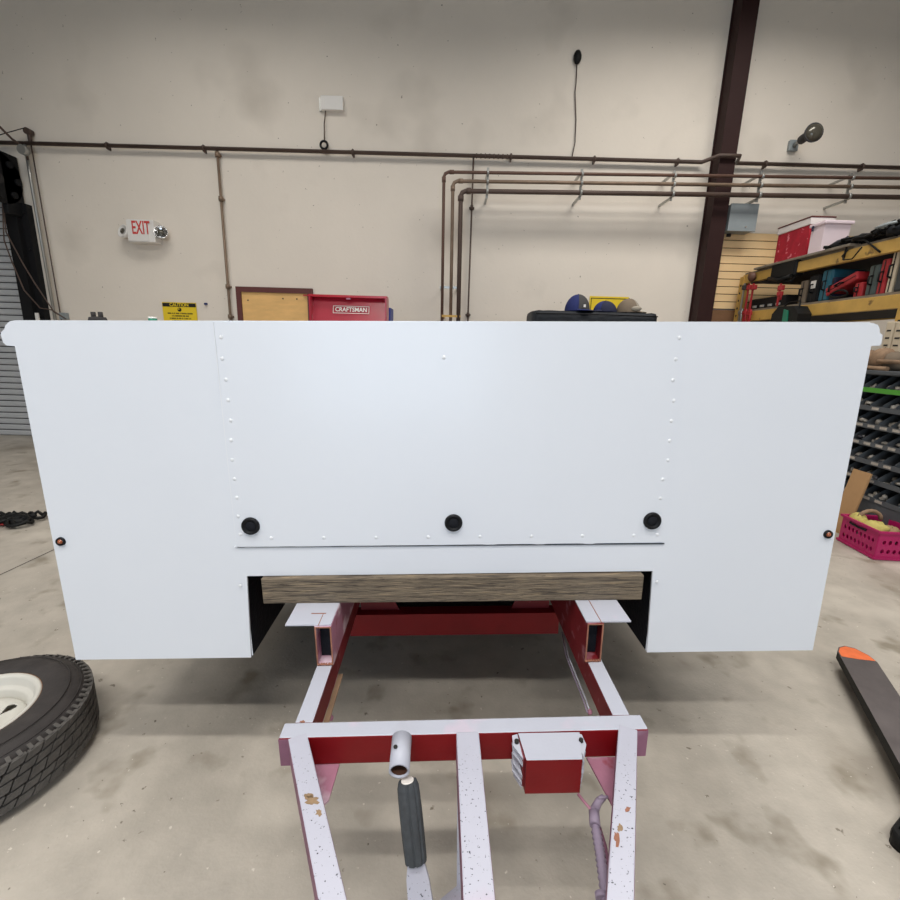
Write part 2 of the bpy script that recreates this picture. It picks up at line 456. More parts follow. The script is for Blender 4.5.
def conduit(x, ztop, lab, mt, r=.012, coup=()):
    t = thing('conduit', lab, 'conduit', (x, 5.76, 0))
    B().tube([(0, 0, .3), (0, 0, ztop)], r, 8).build('conduit_tube', mt, t)
    for z in coup:
        b = B(); b.tube([(0, 0, z - .025), (0, 0, z + .025)], r * 1.8, 8); b.box(-.03, .03, .0, .04, z - .01, z + .01); b.build('coupling', mt, t)
    return t


conduit(-2.755, ZM, 'thin brown vertical conduit dropping from the long pipe right of the EXIT sign', MGALV, .015, (3.38, 2.92, 1.95, 1.6))
conduit(at(472, 200, 5.76).x, ZM, 'thin dark vertical conduit crossing behind the three bent pipes', MPIPED, .010, (2.9, 1.70))
b = B(); b.tube([(-4.93, 5.74, ZM + .02), (-4.93, 5.74, 3.0), (-4.90, 5.74, .4)], .016, 8)
tag(b.build('conduit', MSTEEL), 'bright steel vertical conduit beside the roll-up door guide', 'conduit')
b = B(); b.tube([(-4.87, 5.75, 3.42), (-4.86, 5.76, 1.9), (-4.84, 5.76, .4)], .007, 6)
tag(b.build('conduit', MPIPED), 'very thin dark conduit right of the bright steel one', 'conduit')
# small round device on top of the bright conduit, the round box and slack cables
b = B(); q = at(25, 130, 5.7); b.tube([(q.x, 5.71, q.z), (q.x, 5.78, q.z)], .035, 14); b.tube([(q.x, 5.74, q.z), (q.x + .01, 5.74, ZM)], .02, 8)
tag(b.build('wall_pulley', MPIPED), 'small dark round pulley above the long pipe at upper left', 'pulley')
b = B(); q = at(21, 149, 5.6); b.tube([(q.x, 5.60, q.z), (q.x, 5.66, q.z)], .05, 16)
tag(b.build('junction_box', MSTEEL), 'round grey junction box under the long pipe by the door drum', 'junction box')
b = B(); pts = [at(-30, 103, 5.3), at(0, 127, 5.4), at(12, 139, 5.55), at(25, 148, 5.68), at(28, 160, 5.7)]; b.tube(pts, .012, 8)
tag(b.build('hanging_cable', MPIPED), 'thick dark cable coming in from upper left over the pipe', 'cable')
b = B(); pts = [at(-20, 141, 5.4), at(6, 133, 5.55), at(24, 128, 5.65)]; b.tube(pts, .005, 6)
tag(b.build('hanging_cable', MLEAD), 'thin dark wire running left from the wall pulley', 'cable')
for (pp, lab) in (([(4, 240), (12, 262), (24, 290), (40, 308), (52, 310), (66, 319)], 'slack brown cable looping across the black door guide, upper strand'),
                  ([(6, 232), (22, 262), (34, 282), (46, 300), (54, 312), (66, 319)], 'slack brown cable looping across the black door guide, lower strand')):
    b = B(); b.tube([Vector((-5.12, 5.56, 2.9))] + [at(x, y, 5.6) for x, y in pp], .007, 6)
    tag(b.build('hanging_cable', MPIPED), lab, 'cable')
tag(B().box(*[v for v in (lambda q: (q.x - .02, q.x + .02, 5.64, 5.655, q.z - .06, q.z + .06))(at(37, 318, 5.64))]).build('paper_tag', MWPL), 'small white tag on the black door guide', 'tag')
q = at(65, 317, 5.78)
tag(B().box(q.x - .04, q.x + .04, 5.74, 5.80, q.z - .03, q.z + .05, bev=.005).build('wall_outlet', MEBOX), 'small grey box at the end of the slack cables', 'box')

# ------------------------------------------------------------------ EXIT sign with two heads
q = at(140, 231, 5.66)
t = thing('exit_sign', 'white EXIT sign box with red letters and two emergency lamp heads', 'sign', (q.x, 5.8, q.z - .12), (0, 0, 0))
B().box(-.145, .165, -.14, 0, .0, .245, bev=.006).build('housing', MWPL, t)
B().box(-.145, .10, -.148, -.138, .012, .236).build('face_panel', MWPL, t)
text('lettering', 'EXIT', .20, MREDL, t, faceM(.018, -.149, .148), .002, sx=.52, bold=.003)
for sx, lab in ((-.215, None), (.215, None)):
    Mh = Matrix.Translation((sx, -.09, .115)) @ Matrix.Rotation(math.radians(72), 4, 'X') @ Matrix.Rotation(math.radians(-20 if sx < 0 else 20), 4, 'Y')
    hd = B(); hd.lathe([(.0, -.06), (.04, -.055), (.072, -.01), (.076, .03), (.066, .03), (.062, .022), (0, .022)], 20, Mh); ho = hd.build('lamp_head', MCHROME if sx > 0 else MWPL, t)
    B().lathe([(0, .031), (.028, .034), (.034, .024), (.0, .023)], 14, Mh).build('lens', MGLASS, ho)
    B().tube([(sx * .62, -.07, .10), (sx * .9, -.08, .10)], .018, 8).build('arm', MDARK, t)

# caution sign (partly hidden behind the white body)
a = at(162, 302, 5.79); c = at(196, 303, 5.79)
t = thing('caution_sign', 'yellow caution sign with a black header on the back wall', 'sign', ((a.x + c.x) / 2, 5.79, 0))
wd = (c.x - a.x) / 2; zt = a.z
B().box(-wd, wd, -.004, .0, zt - .34, zt).build('sign_plate', MYEL, t)
B().box(-wd + .005, wd - .005, -.006, -.003, zt - .052, zt - .008).build('header', MINK, t)
text('lettering', 'CAUTION', .052, MYEL, t, faceM(0, -.007, zt - .03), .001, sx=1.0, bold=.001)
B().tube([(0, -.006, zt - .085), (0, -.003, zt - .085)], .024, 16).build('emblem', MINK, t)
B().tube([(-.007, -.008, zt - .078), (-.007, -.005, zt - .078)], .008, 10).build('emblem_hole', MYEL, t)
b = B(); rr = random.Random(5)
for row, (zz, x0, x1) in enumerate([(zt - .130, -.15, .15), (zt - .160, -.10, .10), (zt - .190, -.13, .13), (zt - .22, -.10, .1)]):
    x = x0
    while x < x1:
        ww = rr.choice([.006, .008, .010]); b.box(x, x + ww, -.006, -.003, zz - .008, zz + .008); x += ww + rr.choice([.004, .004, .012])
b.build('small_print', MINK, t)
q = at(206, 304, 5.79); tag(B().box(q.x - .015, q.x + .015, 5.77, 5.80, q.z - .012, q.z + .012, bev=.003).build('wall_button', MNAVY), 'tiny dark blue button on wall right of the yellow caution sign', 'button')

# white box with wire, dark sensor with wire
q = at(332, 103, 5.75)
t = thing('wall_unit', 'white rectangular box high on the wall with a wire and ring below', 'box', (q.x, 5.8, q.z))
B().box(-.125, .125, -.06, 0, -.07, .07, bev=.006).build('housing', MWPL, t)
B().box(-.15, -.125, -.03, 0, -.07, .06).build('mount', MSTEEL, t)
qq = at(324, 145, 5.75)
B().tube([(-.08, -.03, -.07), (-.10, -.03, -.2), (qq.x - q.x, -.03, qq.z - q.z + .05)], .006, 6).build('wire', MPIPED, t)
B().tube([(qq.x - q.x + .04 * math.cos(k * PI / 8), -.05, qq.z - q.z + .04 * math.sin(k * PI / 8)) for k in range(16)], .013, 8, closed=True).build('ring', MLEAD, t)
q = at(578, 56, 5.75)
t = thing('wall_sensor', 'small black oval sensor high on the wall with a thin hanging wire', 'sensor', (q.x, 5.8, q.z))
B().blob((0, -.03, 0), .045, .03, .07, 14).build('housing', MLEAD, t)
pp = [at(x, y, 5.785) for x, y in ((577, 62), (576, 84), (575, 92), (576, 120), (575, 143), (572, 157))]
B().tube([(p.x - q.x, -.015, p.z - q.z) for p in pp], .006, 6).build('wire', MPIPED, t)

# wall lamp (round glass head on an arm) right of column
q = at(814, 131, 5.45)
t = thing('wall_lamp', 'round dark glass lamp head on a short arm high right on the wall', 'lamp', (q.x, 5.45, q.z))
b0 = at(797, 143, 5.72) - Vector((q.x, 5.45, q.z))
Bv = Vector((b0.x, b0.y, b0.z)); Ld = -Bv.normalized()
Rm = Ld.to_track_quat('Z', 'Y').to_matrix().to_4x4()
Mb = Matrix.Translation((-.02, 0, -.03)) @ Rm @ Matrix.Diagonal((.8, .8, .8, 1))
B().lathe([(0, -.05), (.055, -.05), (.085, -.02), (.11, .02), (.118, .05), (.105, .052), (.10, .045)], 24, Mb).build('lamp_hood', MCHAR, t)
B().lathe([(.105, .045), (.09, .075), (.05, .095), (0, .10)], 24, Mb).build('lens', MGLASS, t)
B().tube([Ld * -.03, Ld * -.14, Ld * -.20], .045, 14).build('lamp_neck', MCHAR, t)
B().tube([Ld * -.20, Bv * .85, (Bv.x, .33, Bv.z - .01)], .022, 10).build('arm', MSTEEL, t)
B().box(Bv.x - .05, Bv.x + .05, .31, .35, Bv.z - .06, Bv.z + .05, bev=.005).build('wall_plate', MEBOX, t)

# grey electrical box by column
a = at(731.5, 204, 5.60); c = at(758.5, 204, 5.60); c.z = at(745, 231, 5.60).z
t = thing('electrical_box', 'grey steel electrical box fixed beside the maroon column', 'box', ((a.x + c.x) / 2, 5.60, c.z))
hw = (c.x - a.x) / 2; hh = a.z - c.z
B().box(-hw, hw, 0, .20, 0, hh, bev=.004).build('housing', MEBOX, t)
B().box(-hw - .006, hw + .006, -.012, 0, -.006, hh + .006, bev=.003).build('cover', MEBOX, t)
B().tube([(.04, -.02, .04), (.04, -.01, .04)], .01, 10).build('latch', MCHROME, t)
B().tube([(-hw * .3, .15, -.03), (-hw * .3, .15, 0)], .025, 10).build('conduit_stub', MDARK, t)

# slatwall panel
a = at(724, 232, 5.76); c = at(771, 232, 5.76)
t = thing('slatwall_panel', 'tan slatted wall board behind the yellow shelving', 'panel', (a.x, 5.796, 0))
nz = 10; pt = .0865; wx = 1.6
x0 = .0
B().box(0, wx, -.012, 0, a.z - nz * pt, a.z).build('backing', MDARK, t)
s0 = None
for i in range(nz):
    zz = a.z - (i + 1) * pt
    if s0 is None: s0 = B().box(0, wx, -.032, -.012, .005, pt - .004).build('slat', MSLW, t); o = s0
    else: o = s0.copy(); C.objects.link(o); o.parent = t
    o.location = (0, 0, zz)
B().box(-.05, wx, -.03, 0, .9, a.z - nz * pt - .01).build('lower_board', MBROWN, t)

# ------------------------------------------------------------------ red tool chest with raised lid
t = thing('tool_chest', 'red metal tool chest with raised lid reading CRAFTSMAN', 'tool chest', (-1.014, 4.19, 0))
B().box(-.36, .36, 0, .46, .16, 1.42, bev=.01).build('cabinet', MTRED, t)
for i in range(6): dd = B().box(-.34, .34, -.015, 0, .2 + i * .19, .37 + i * .19, bev=.004).build('drawer', MTRED, t); B().box(-.30, .30, -.035, -.015, .34 + i * .19, .355 + i * .19).build('handle', MCHROME, dd)
li = B().prism([(.30, 1.42), (.40, 1.765), (.435, 1.765), (.46, 1.42)], -.358, .365, 'x').build('lid', MTREDD, t)
B().box(-.385, .372, .33, .43, 1.745, 1.768, bev=.003).build('lid_rim', MTRED, li)
B().box(-.366, -.352, .28, .44, 1.42, 1.75).build('lid_side', MTREDD, li)
B().box(.358, .372, .28, .44, 1.42, 1.75).build('lid_side', MTREDD, li)
B().box(-.02, .02, .325, .345, 1.728, 1.742).build('lid_catch', MPINK, li)
ang = math.atan2(.10, .345)
MT = Matrix.Translation((.02, .352, 1.635)) @ Matrix.Rotation(PI / 2 - ang, 4, 'X')
b = B()
for (x0, x1, y0, y1) in ((-.175, .175, .032, .037), (-.175, .175, -.037, -.032), (-.175, -.170, -.037, .037), (.170, .175, -.037, .037)):
    b.box(x0, x1, y0, y1, 0, .003, M=MT)
b.build('nameplate_border', MWPL, li)
text('lettering', 'CRAFTSMAN', .058, MWPL, li, MT @ Matrix.Translation((0, 0, .002)), .001, sx=.93, bold=.0012)
for sx in (-.3, .3):
    for y in (.06, .40): B().tube([(sx - .015, y, .08), (sx + .015, y, .08)], .08, 16).build('caster', MBLACK, t)
q = at(389, 318, 5.1)
t = thing('blue_bin', 'bit of blue plastic bin standing behind the red tool chest', 'bin', (q.x - .1, 5.0, 0))
B().prism([(-.12, .0), (.09, 0), (.13, q.z + .1), (-.16, q.z + .1)], 0, .25, 'y').build('tub', MBLUE, t)

# cabinet under black cover
xa, xb = .74, 1.885; zt = 1.675
t = thing('covered_cabinet', 'wide cabinet draped in a black fabric cover with caps on top', 'cabinet', (1.335, 4.4, 0))
b = B(); nx = 28; nyy = 6
rr = random.Random(11)
fold = [rr.uniform(-1, 1) for _ in range(nx + 1)]
prof = [(0, .15), (0, .8), (0, zt - .10), (.01, zt - .03), (.04, zt), (.25, zt + .008), (.46, zt), (.5, zt - .03), (.5, .15)]
hw = (xb - xa) / 2
vs = []; fs = []
for i in range(nx + 1):
    u = -hw + 2 * hw * i / nx; e = min(i, nx - i)
    for j, (y, z) in enumerate(prof):
        dz = -.008 if (e == 0 and z > 1.5) else (-.004 * abs(fold[i]) if z > 1.5 else 0)
        off = (.022 * fold[i] * (1.2 if z < 1 else .6)) if j < 3 else 0
        vs.append((u, y + off, z + dz))
m_ = len(prof)
for i in range(nx):
    for j in range(m_ - 1): fs.append((i * m_ + j, (i + 1) * m_ + j, (i + 1) * m_ + j + 1, i * m_ + j + 1))
fs.append(tuple(range(m_))); fs.append(tuple(nx * m_ + j for j in reversed(range(m_))))
b.smooth = True; b.add(vs, fs); b.build('cloth_cover', MCOVER, t)
B().tube([(-hw, -.006, zt - .035), (0, -.008, zt - .028), (hw, -.006, zt - .035)], .006, 6).build('piping', MBLACK, t)
for sx in (-.5, .5):
    for y in (.06, .42): B().box(sx - .02, sx + .02, y, y + .04, 0, .4).build('leg', MBLACK, t)


def cap(lab, x0, x1, ztop, mc, mf, brimdir, tilt=0.0, y=4.55):
    t = thing('baseball_cap', lab, 'cap', ((x0 + x1) / 2, y, zt + .006), (0, 0, tilt), group='caps on the black cover')
    r = (x1 - x0) / 2; h = ztop - zt
    pr = [(r * math.cos(a * PI / 16), h * math.sin(a * PI / 16)) for a in range(9)]
    pr[-1] = (0, h)
    B().lathe(pr, 24, Matrix.Diagonal((1, .9, 1, 1))).build('crown', mc, t)
    fp = B(); vs = []; fs = []
    for i in range(9):
        for j in range(9):
            a = brimdir - .62 + 1.24 * i / 8; e = (j / 8) * PI / 2.3
            vs.append((r * 1.015 * math.cos(e) * math.cos(a), r * .92 * math.cos(e) * math.sin(a), h * 1.012 * math.sin(e)))
    for i in range(8):
        for j in range(8): fs.append((i * 9 + j, (i + 1) * 9 + j, (i + 1) * 9 + j + 1, i * 9 + j + 1))
    fp.smooth = True; fp.add(vs, fs); fp.build('front_panel', mf, t)
    br = B(); vs = []; fs = []
    for i in range(13):
        a = brimdir - .75 + 1.5 * i / 12; k = math.cos((a - brimdir) * 1.9)
        for (rr_, zz) in ((.97, .014), (1.0 + .55 * max(0, k), .004), (1.0 + .55 * max(0, k), -.002), (.97, .008)):
            vs.append((r * rr_ * math.cos(a), r * rr_ * math.sin(a) * .95, zz))
    for i in range(12):
        for j in range(4): fs.append((i * 4 + j, (i + 1) * 4 + j, (i + 1) * 4 + (j + 1) % 4, i * 4 + (j + 1) % 4))
    br.smooth = True; br.add(vs, fs); br.build('brim', mc, t)
    B().blob((0, 0, h), .008, .008, .005, 8).build('button', mc, t)
    return t


e = lambda x, y: at(x, y, 4.55)
cp = cap('tall blue baseball cap with grey front, leftmost on the black cover', e(565, 305).x, e(590, 305).x, e(577, 295).z, MNAVY, MCHAR, -PI / 2 + .5)
B().box(.028, .048, -.118, -.113, .03, .055).build('front_badge', MWPL, cp)
cap('low dark navy cap lying in the middle on the black cover', e(594, 305).x, e(617, 305).x, e(605, 301.5).z, MNAVYD, MNAVY, PI + .3)
c3 = cap('taupe grey cap lying on its side at right end of the caps', e(617, 305).x, e(640, 305).x, e(622, 299).z, MTAN, MTANL, -.4)
B().blob((.045, -.095, .032), .05, .02, .024, 12, .05).build('open_lining', MTANL, c3)
a = at(590, 296, 5.79); c = at(629, 298, 5.79)
t = thing('yellow_sign', 'yellow notice with thin dark border on wall behind the caps', 'sign', ((a.x + c.x) / 2, 5.795, 0))
hw = (c.x - a.x) / 2
B().box(-hw, hw, -.006, 0, a.z - .32, a.z).build('sign_plate', MYEL, t)
B().box(-hw + .015, hw - .015, -.008, -.004, a.z - .028, a.z - .020).build('border', MINK, t)
for sx in (-1, 1): B().box(sx * (hw - .02) - .004, sx * (hw - .02) + .004, -.008, -.004, a.z - .31, a.z - .02).build('border', MINK, t)

# ------------------------------------------------------------------ right hand pallet shelving
XS = 3.40; SD = .9; YN = 3.56
t = thing('pallet_shelving', 'yellow beamed steel shelving along the right side', 'shelving', (XS, YN, 0))
zU0, zU1, zL0, zL1 = atX(850, 261.5, XS).z, atX(796, 263, XS).z, atX(880, 310, XS).z, atX(850, 300, XS).z
y1 = 5.62 - YN
for (z0, z1) in ((zU0, zU1), (zL0, zL1)):
    B().box(-.02, .03, 0.0 if z1 < 2 else -.9, y1, z0, z1, bev=.004).build('front_beam', MSHY, t)
    B().box(SD - .03, SD + .02, -.9, y1, z0, z1, bev=.004).build('rear_beam', MSHY, t)
    B().box(0, SD, -.9, y1, z1, z1 + .022).build('deck_board', MPLANK, t)
    B().box(.03, SD, -.9, y1, z0 + .01, z1 - .02).build('deck_support', MDARK, t)
for y in (-.86, 0, y1):
    for x in (0.0, SD):
        b = B(); b.box(x - .03, x + .03, y - .035, y + .035, 0, zU1 - (.0 if y == 0 else .02))
        b.build('upright', MSHY, t)
        b = B()
        for k in range(24): b.tube([(x - .032, y, .15 + k * .085), (x - .028, y, .15 + k * .085)], .013, 8)
        b.build('upright_holes', MDARK, t)
    for k in range(3): B().tube([(0, y, .3 + k * .6), (SD, y, .7 + k * .6)], .012, 6).build('brace', MSHY, t)
ztopd = zU1 + .022
zlow = zL1 + .022


def bx(name, mats, parent, x0, x1, y0, y1_, z0, z1, bev=.006, M=None):
    return B().box(x0, x1, y0, y1_, z0, z1, bev=bev, M=M).build(name, mats, parent)


def yAt(px, X=XS, py=300): return atX(px, py, X).y


# carton and totes on the top deck
ya, yb = yAt(772, XS + .06, 240), yAt(800, XS + .06, 240)
t = thing('carton', 'red and white printed carton on the top deck, farthest back', 'box', (XS + .1, yb - .05, ztopd))
hz = atX(790, 224, XS + .1).z - ztopd
bx('carton_body', MBXR, t, 0, .22, .0, ya - yb + .02, 0, hz * .82, .004)
bx('carton_lid', MBXW, t, -.008, .23, -.008, ya - yb + .03, hz * .82, hz * .97, .004)
bx('carton_flap', MMAR, t, -.012, .234, -.012, ya - yb + .03, hz * .97, hz, .002)
ya2, yb2 = yAt(789, XS + .03, 240), yAt(845, XS + .03, 240)
t = thing('storage_tote', 'pale pink translucent storage tote on the top deck', 'tote', (XS + .04, (ya2 + yb2) / 2, ztopd))
hl = (ya2 - yb2) / 2 - .28; hz2 = atX(800, 229, XS + .04).z - ztopd
b = B(); b.prism([(-hl * .93, 0), (hl * .93, 0), (hl, hz2 * .9), (-hl, hz2 * .9)], 0, .24, 'x'); b.build('tub', MTOTE, t)
bx('lid', MTOTE, t, -.015, .26, -hl - .02, hl + .02, hz2 * .9, hz2, .008)
bx('latch', MNAVYD, t, -.022, -.012, hl * .45, hl * .7, hz2 * .78, hz2 * .93, .002)
t = thing('wooden_board', 'long grey board lying along the edge of the top deck', 'board', (XS - .05, 4.6, ztopd))
bx('board', MPLANK, t, 0, .10, -.45, .8, 0, .022, .003)
# strap/cloth bundled round the beam
yc0, yc1 = yAt(797, XS - .03, 265), yAt(772, XS - .03, 270)
b = B(); b.box(XS - .045, XS + .06, yc0, yc1, zU0 - .03, zU1 + .035, bev=.02)
b.tube([(XS - .05, yc0 + .03, zU0 - .03), (XS - .06, (yc0 + yc1) / 2, zU0 - .05), (XS - .05, yc1, zU0 - .01)], .02, 8)
tag(b.build('black_wrap', MLEAD), 'black cloth wrapped round the upper yellow beam', 'cloth')
# cable and chain heap
rr = random.Random(21)
t = thing('cable_heap', 'tangled heap of black cables and straps on the top deck', 'cables', (XS + .02, 4.0, ztopd))
for k in range(10):
    pts = []; n = 14; yy = rr.uniform(-.45, .25); L = rr.uniform(.3, .75); ph = rr.uniform(0, 6)
    for i in range(n):
        f_ = i / (n - 1)
        pts.append((-.06 + .12 * rr.random() + .05 * math.sin(ph + i), yy + L * f_ - .3 + .03 * math.sin(i * 1.7 + ph), .02 + .10 * (1 - f_) * rr.random() + .02))
    B().tube(pts, .013, 6).build('cable', MLEAD, t)
b = B()
for k in range(9): b.blob((rr.uniform(-.03, .2), -.75 + k * .13, .05 + (.04 if k < 4 else 0)), .09, .10, .05 + (.03 if k < 4 else 0), 8, .3, seed=k)
b.build('strap_bundle', MCOVER, t)
B().blob((-.05, -.15, .09), .03, .10, .02, 8, .25, seed=9).build('buckle', MEBOX, t)
pl = [atX(x, y, XS - .03) for x, y in ((843, 260), (847, 246), (855, 240), (865, 240), (875, 248), (880, 252))]
B().tube([(p.x - XS - .02, p.y - 4.0, p.z - ztopd) for p in pl], .008, 6).build('cable', MLEAD, t)
pl = [atX(x, y, XS - .05) for x, y in ((848, 250), (842, 256), (844, 260), (852, 259), (862, 247))]
B().tube([(p.x - XS - .02, p.y - 4.0, p.z - ztopd) for p in pl], .006, 6).build('cable', MLEAD, t)


# cases on the middle level, front faces at XS+.03
def case(name, lab, cat, mt, pxl, pxr, hgt, d=.3, lean=0.0, extra=None, group='tool cases on the middle shelf'):
    ya, yb = yAt(pxl), yAt(pxr)
    t = thing(name, lab, cat, (XS + .03, (ya + yb) / 2, zlow), (lean, 0, 0), group)
    hl = abs(ya - yb) / 2
    bx('shell', mt, t, 0, d, -hl, hl, 0, hgt, min(.02, hl * .3))
    bx('seam', MDARK, t, -.003, d, -.004, .004, .01, hgt - .01, 0)
    b = B(); b.tube([(-.0, 0, hgt * .35), (-.03, 0, hgt * .38), (-.03, 0, hgt * .62), (0, 0, hgt * .65)], .008, 6); b.build('handle', MBLACK, t)
    return t


G = 'tool cases on the middle shelf'
case('parts_box', 'small olive box left of the black box with white label', 'box', MTAN, 794.5, 801, .22)
k = case('battery_charger', 'black box with a small white label on the middle shelf', 'box', MBLACK, 802, 813, .26)
bx('label_sticker', MWPL, k, -.006, -.001, -.03, .03, .13, .20, 0)
case('tool_case', 'tall teal tool case on the middle shelf', 'case', MTEAL, 814, 824, .28)
case('tool_case', 'narrow dark blue slab standing in for the shaded side of the teal case', 'case', MNAVYD, 825, 828, .20)  # dark blue slab imitates the shaded near face of the teal case
P1, P2 = atX(825, 293, XS + .01), atX(857, 275, XS + .01)
dv_ = P2 - P1; Lc = dv_.length
tl = thing('tool_case', 'long red tool case leaning diagonally across the middle shelf', 'case', P1, (math.atan2(dv_.z, -dv_.y), 0, 0), G)
tl.rotation_euler = (-math.atan2(dv_.z, -dv_.y), 0, 0)
bx('shell', MCRED, tl, 0, .30, -Lc, 0, -.035, .04, .014)
bx('seam', MDARK, tl, -.003, .29, -Lc + .01, -.01, -.002, .003, 0)
B().tube([(0, -Lc * .4, .0), (-.03, -Lc * .42, .0), (-.03, -Lc * .58, .0), (0, -Lc * .6, .0)], .008, 6).build('handle', MBLACK, tl)
case('tool_case', 'small red case lying low beneath the leaning red case', 'case', MCRED, 848, 856, .12, .2)
case('tool_case', 'grey green rounded case between the two red cases', 'case', MCGRN, 859, 869, .24)
case('tool_case', 'narrow upright red case right of the grey green case', 'case', MCRED, 870, 877, .27)
case('tool_case', 'narrow cream case beside the dark case', 'case', MCREAM, 879, 885, .33)
case('tool_case', 'dark grey ribbed case at the right end of middle shelf', 'case', MCGREY, 886, 905, .34)
t = thing('power_cord', 'dark coiled cord under the leaning red case', 'cord', (XS - .005, yAt(838), zlow + .012))
B().tube([(0 + .01 * math.sin(k), .09 * math.cos(k * .5), .03 + .03 * math.sin(k * .5)) for k in range(26)], .009, 6).build('cord_loop', MLEAD, t)
# hanging clamps and bars at the back bay
t = thing('hanging_rod', 'black horizontal rod under the upper beam holding clamps', 'rod', (XS - .03, 0, 0))
p, q = atX(752, 283, XS - .03), atX(792, 281, XS - .03)
B().tube([(0, p.y, p.z), (0, q.y, q.z)], .014, 8).build('bar', MLEAD, t)
B().tube([(0, p.y, p.z), (.05, p.y, zU0 + .02)], .008, 6).build('hook', MLEAD, t)
B().tube([(0, q.y, q.z), (.05, q.y, zU0 + .02)], .008, 6).build('hook', MLEAD, t)
for (px, lab, mc) in ((742, 'steel bar clamp hanging leftmost at the shelf end', MSTEEL), (746.5, 'red bar clamp hanging second at the shelf end', MCRED),
                      (751, 'red bar clamp hanging third at the shelf end', MCRED), (778, 'short red clamp hanging in the shelf bay', MCRED)):
    z1 = atX(px, 284, XS - .06).z; y = yAt(px, XS - .06, 300); L = .62 if px < 770 else .22
    z0 = z1 - L
    tt = thing('bar_clamp', lab, 'clamp', (XS - .06, y, z0), group='bar clamps hanging on the shelving')
    bx('bar', mc, tt, -.006, .006, -.010, .010, 0, L, 0)
    bx('head', MCHAR if mc is MSTEEL else mc, tt, -.015, .015, -.05, .02, L - .07, L - .02, .004)
    bx('sliding_jaw', mc, tt, -.014, .014, -.045, .02, L * .45, L * .45 + .04, .004)
    B().tube([(0, -.035, L * .25), (0, -.035, L * .55)], .010, 8).build('screw_handle', mc, tt)
# dark rounded thing on rod end
q = atX(752, 277, XS - .06)
tag(B().blob((q.x, q.y, q.z), .04, .05, .05, 12, .1).build('cord_reel', MRANGE), 'dark round reel on the beam end above the clamps', 'reel')
# black and green tool bag hung in front of lower beam
ya, yb = yAt(777, XS - .1, 312), yAt(805, XS - .1, 312)
t = thing('tool_bag', 'black and green bag hung in front of the lower yellow beam', 'bag', (XS - .12, (ya + yb) / 2, 1.45))
hl = (ya - yb) / 2; zt_ = atX(790, 306, XS - .1).z - 1.45
b = B(); b.prism([(-hl, 0), (hl, 0), (hl * .9, zt_ * .8), (hl * .5, zt_), (-hl * .6, zt_ * .97), (-hl * .98, zt_ * .75)], -.04, .09, 'x'); b.build('bag_body', MLEAD, t)
b = B(); b.prism([(-hl * .5, 0), (-hl * .05, 0), (0, zt_ * .9), (-hl * .3, zt_ * .85)], -.05, -.04, 'x'); b.prism([(hl * .75, 0), (hl * .95, 0), (hl * .9, zt_ * .5)], -.05, -.04, 'x')
b.build('green_panel', MGRN, t)
B().tube([(0, -hl * .7, zt_ * .9), (.04, -hl * .4, zt_ + .04), (.05, hl * .4, zt_ + .04), (0, hl * .7, zt_ * .9)], .008, 6).build('strap', MLEAD, t)
# dark goods pile at back lower bay
t = thing('dark_cartons', 'dark crate with small white items in the far shelf bay', 'crate', (XS + .12, yAt(764, XS + .1), zlow))
bx('crate_body', MDARK, t, 0, .4, -.32, .3, 0, .13, .01)
for k in range(4): bx('white_item', MWPL, t, -.012, .0, -.25 + k * .13, -.19 + k * .13, .03, .055, .002)

# ------------------------------------------------------------------ bin cabinet (pigeon holes) near right
BX = 3.15
zt_b = 1.20; rows = 7; rp = .132; colw = .098; yb0 = 2.90; ncol = 11; CD_ = .21
t = thing('bin_cabinet', 'dark grey pigeonhole cabinet full of small hardware', 'cabinet', (BX, yb0, 0))
zb = zt_b - rows * rp
Ltot = ncol * colw
bx('back_panel', MBIN, t, CD_ - .01, CD_, 0, Ltot, zb, zt_b, 0)
bx('plinth', MBIN, t, .0, CD_, 0, Ltot, 0, zb, .004)
for y in (0, Ltot): bx('side_panel', MBIN, t, 0, CD_, y - .004, y + .004, zb, zt_b, 0)
sh = None; dv = None
for r in range(rows + 1):
    z = zb + r * rp
    o = B().box(0, CD_, 0, Ltot, -.003, .003).build('shelf_board', MBIN, t) if sh is None else sh.copy()
    if sh is None: sh = o
    else: C.objects.link(o); o.parent = t
    o.location = (0, 0, z)
    if r < rows:
        for c_ in range(1, ncol):
            if dv is None: o = B().prism([(0, 0), (CD_ - .01, 0), (CD_ - .01, rp - .004), (.12, rp - .004), (0, .045)], -.002, .002, 'y').build('divider', MBIN, t); dv = o
            else: o = dv.copy(); C.objects.link(o); o.parent = t
            o.location = (0, c_ * colw, z + .002)
        lipm = MGRNT if r == rows - 1 else MBIN
        o = B().box(-.006, 0, 0, Ltot, 0, .034).build('front_lip', lipm, t); o.location = (0, 0, z)
        if r == rows - 1: o['label'] = 'green front lip'
        if r != rows - 1:
            b = B(); rg = random.Random(r)
            for c_ in range(ncol):
                if rg.random() < .75: b.box(-.008, -.006, c_ * colw + .02, c_ * colw + .075, z + .008, z + .027)
            tag(b.build('label_strips', MLAB, t), kind='stuff')
bx('top_shelf', MBIN, t, -.01, CD_ + .01, -.01, Ltot + .01, zt_b + .003, zt_b + .03, .004)
b = B(); rg = random.Random(77)
for r in range(rows):
    for c_ in range(ncol):
        for k in range(5):
            if rg.random() < .8:
                rx = rg.uniform(.014, .034)
                b.blob((rg.uniform(.02, .12), (c_ + rg.uniform(.25, .75)) * colw, zb + r * rp + .018 + rg.uniform(0, .035)), rx, rg.uniform(.014, .028), rg.uniform(.012, .026), 6, .3, seed=rg.random())
hw_ = b.build('bin_contents', MHARD); hw_.location = (BX, yb0, 0)
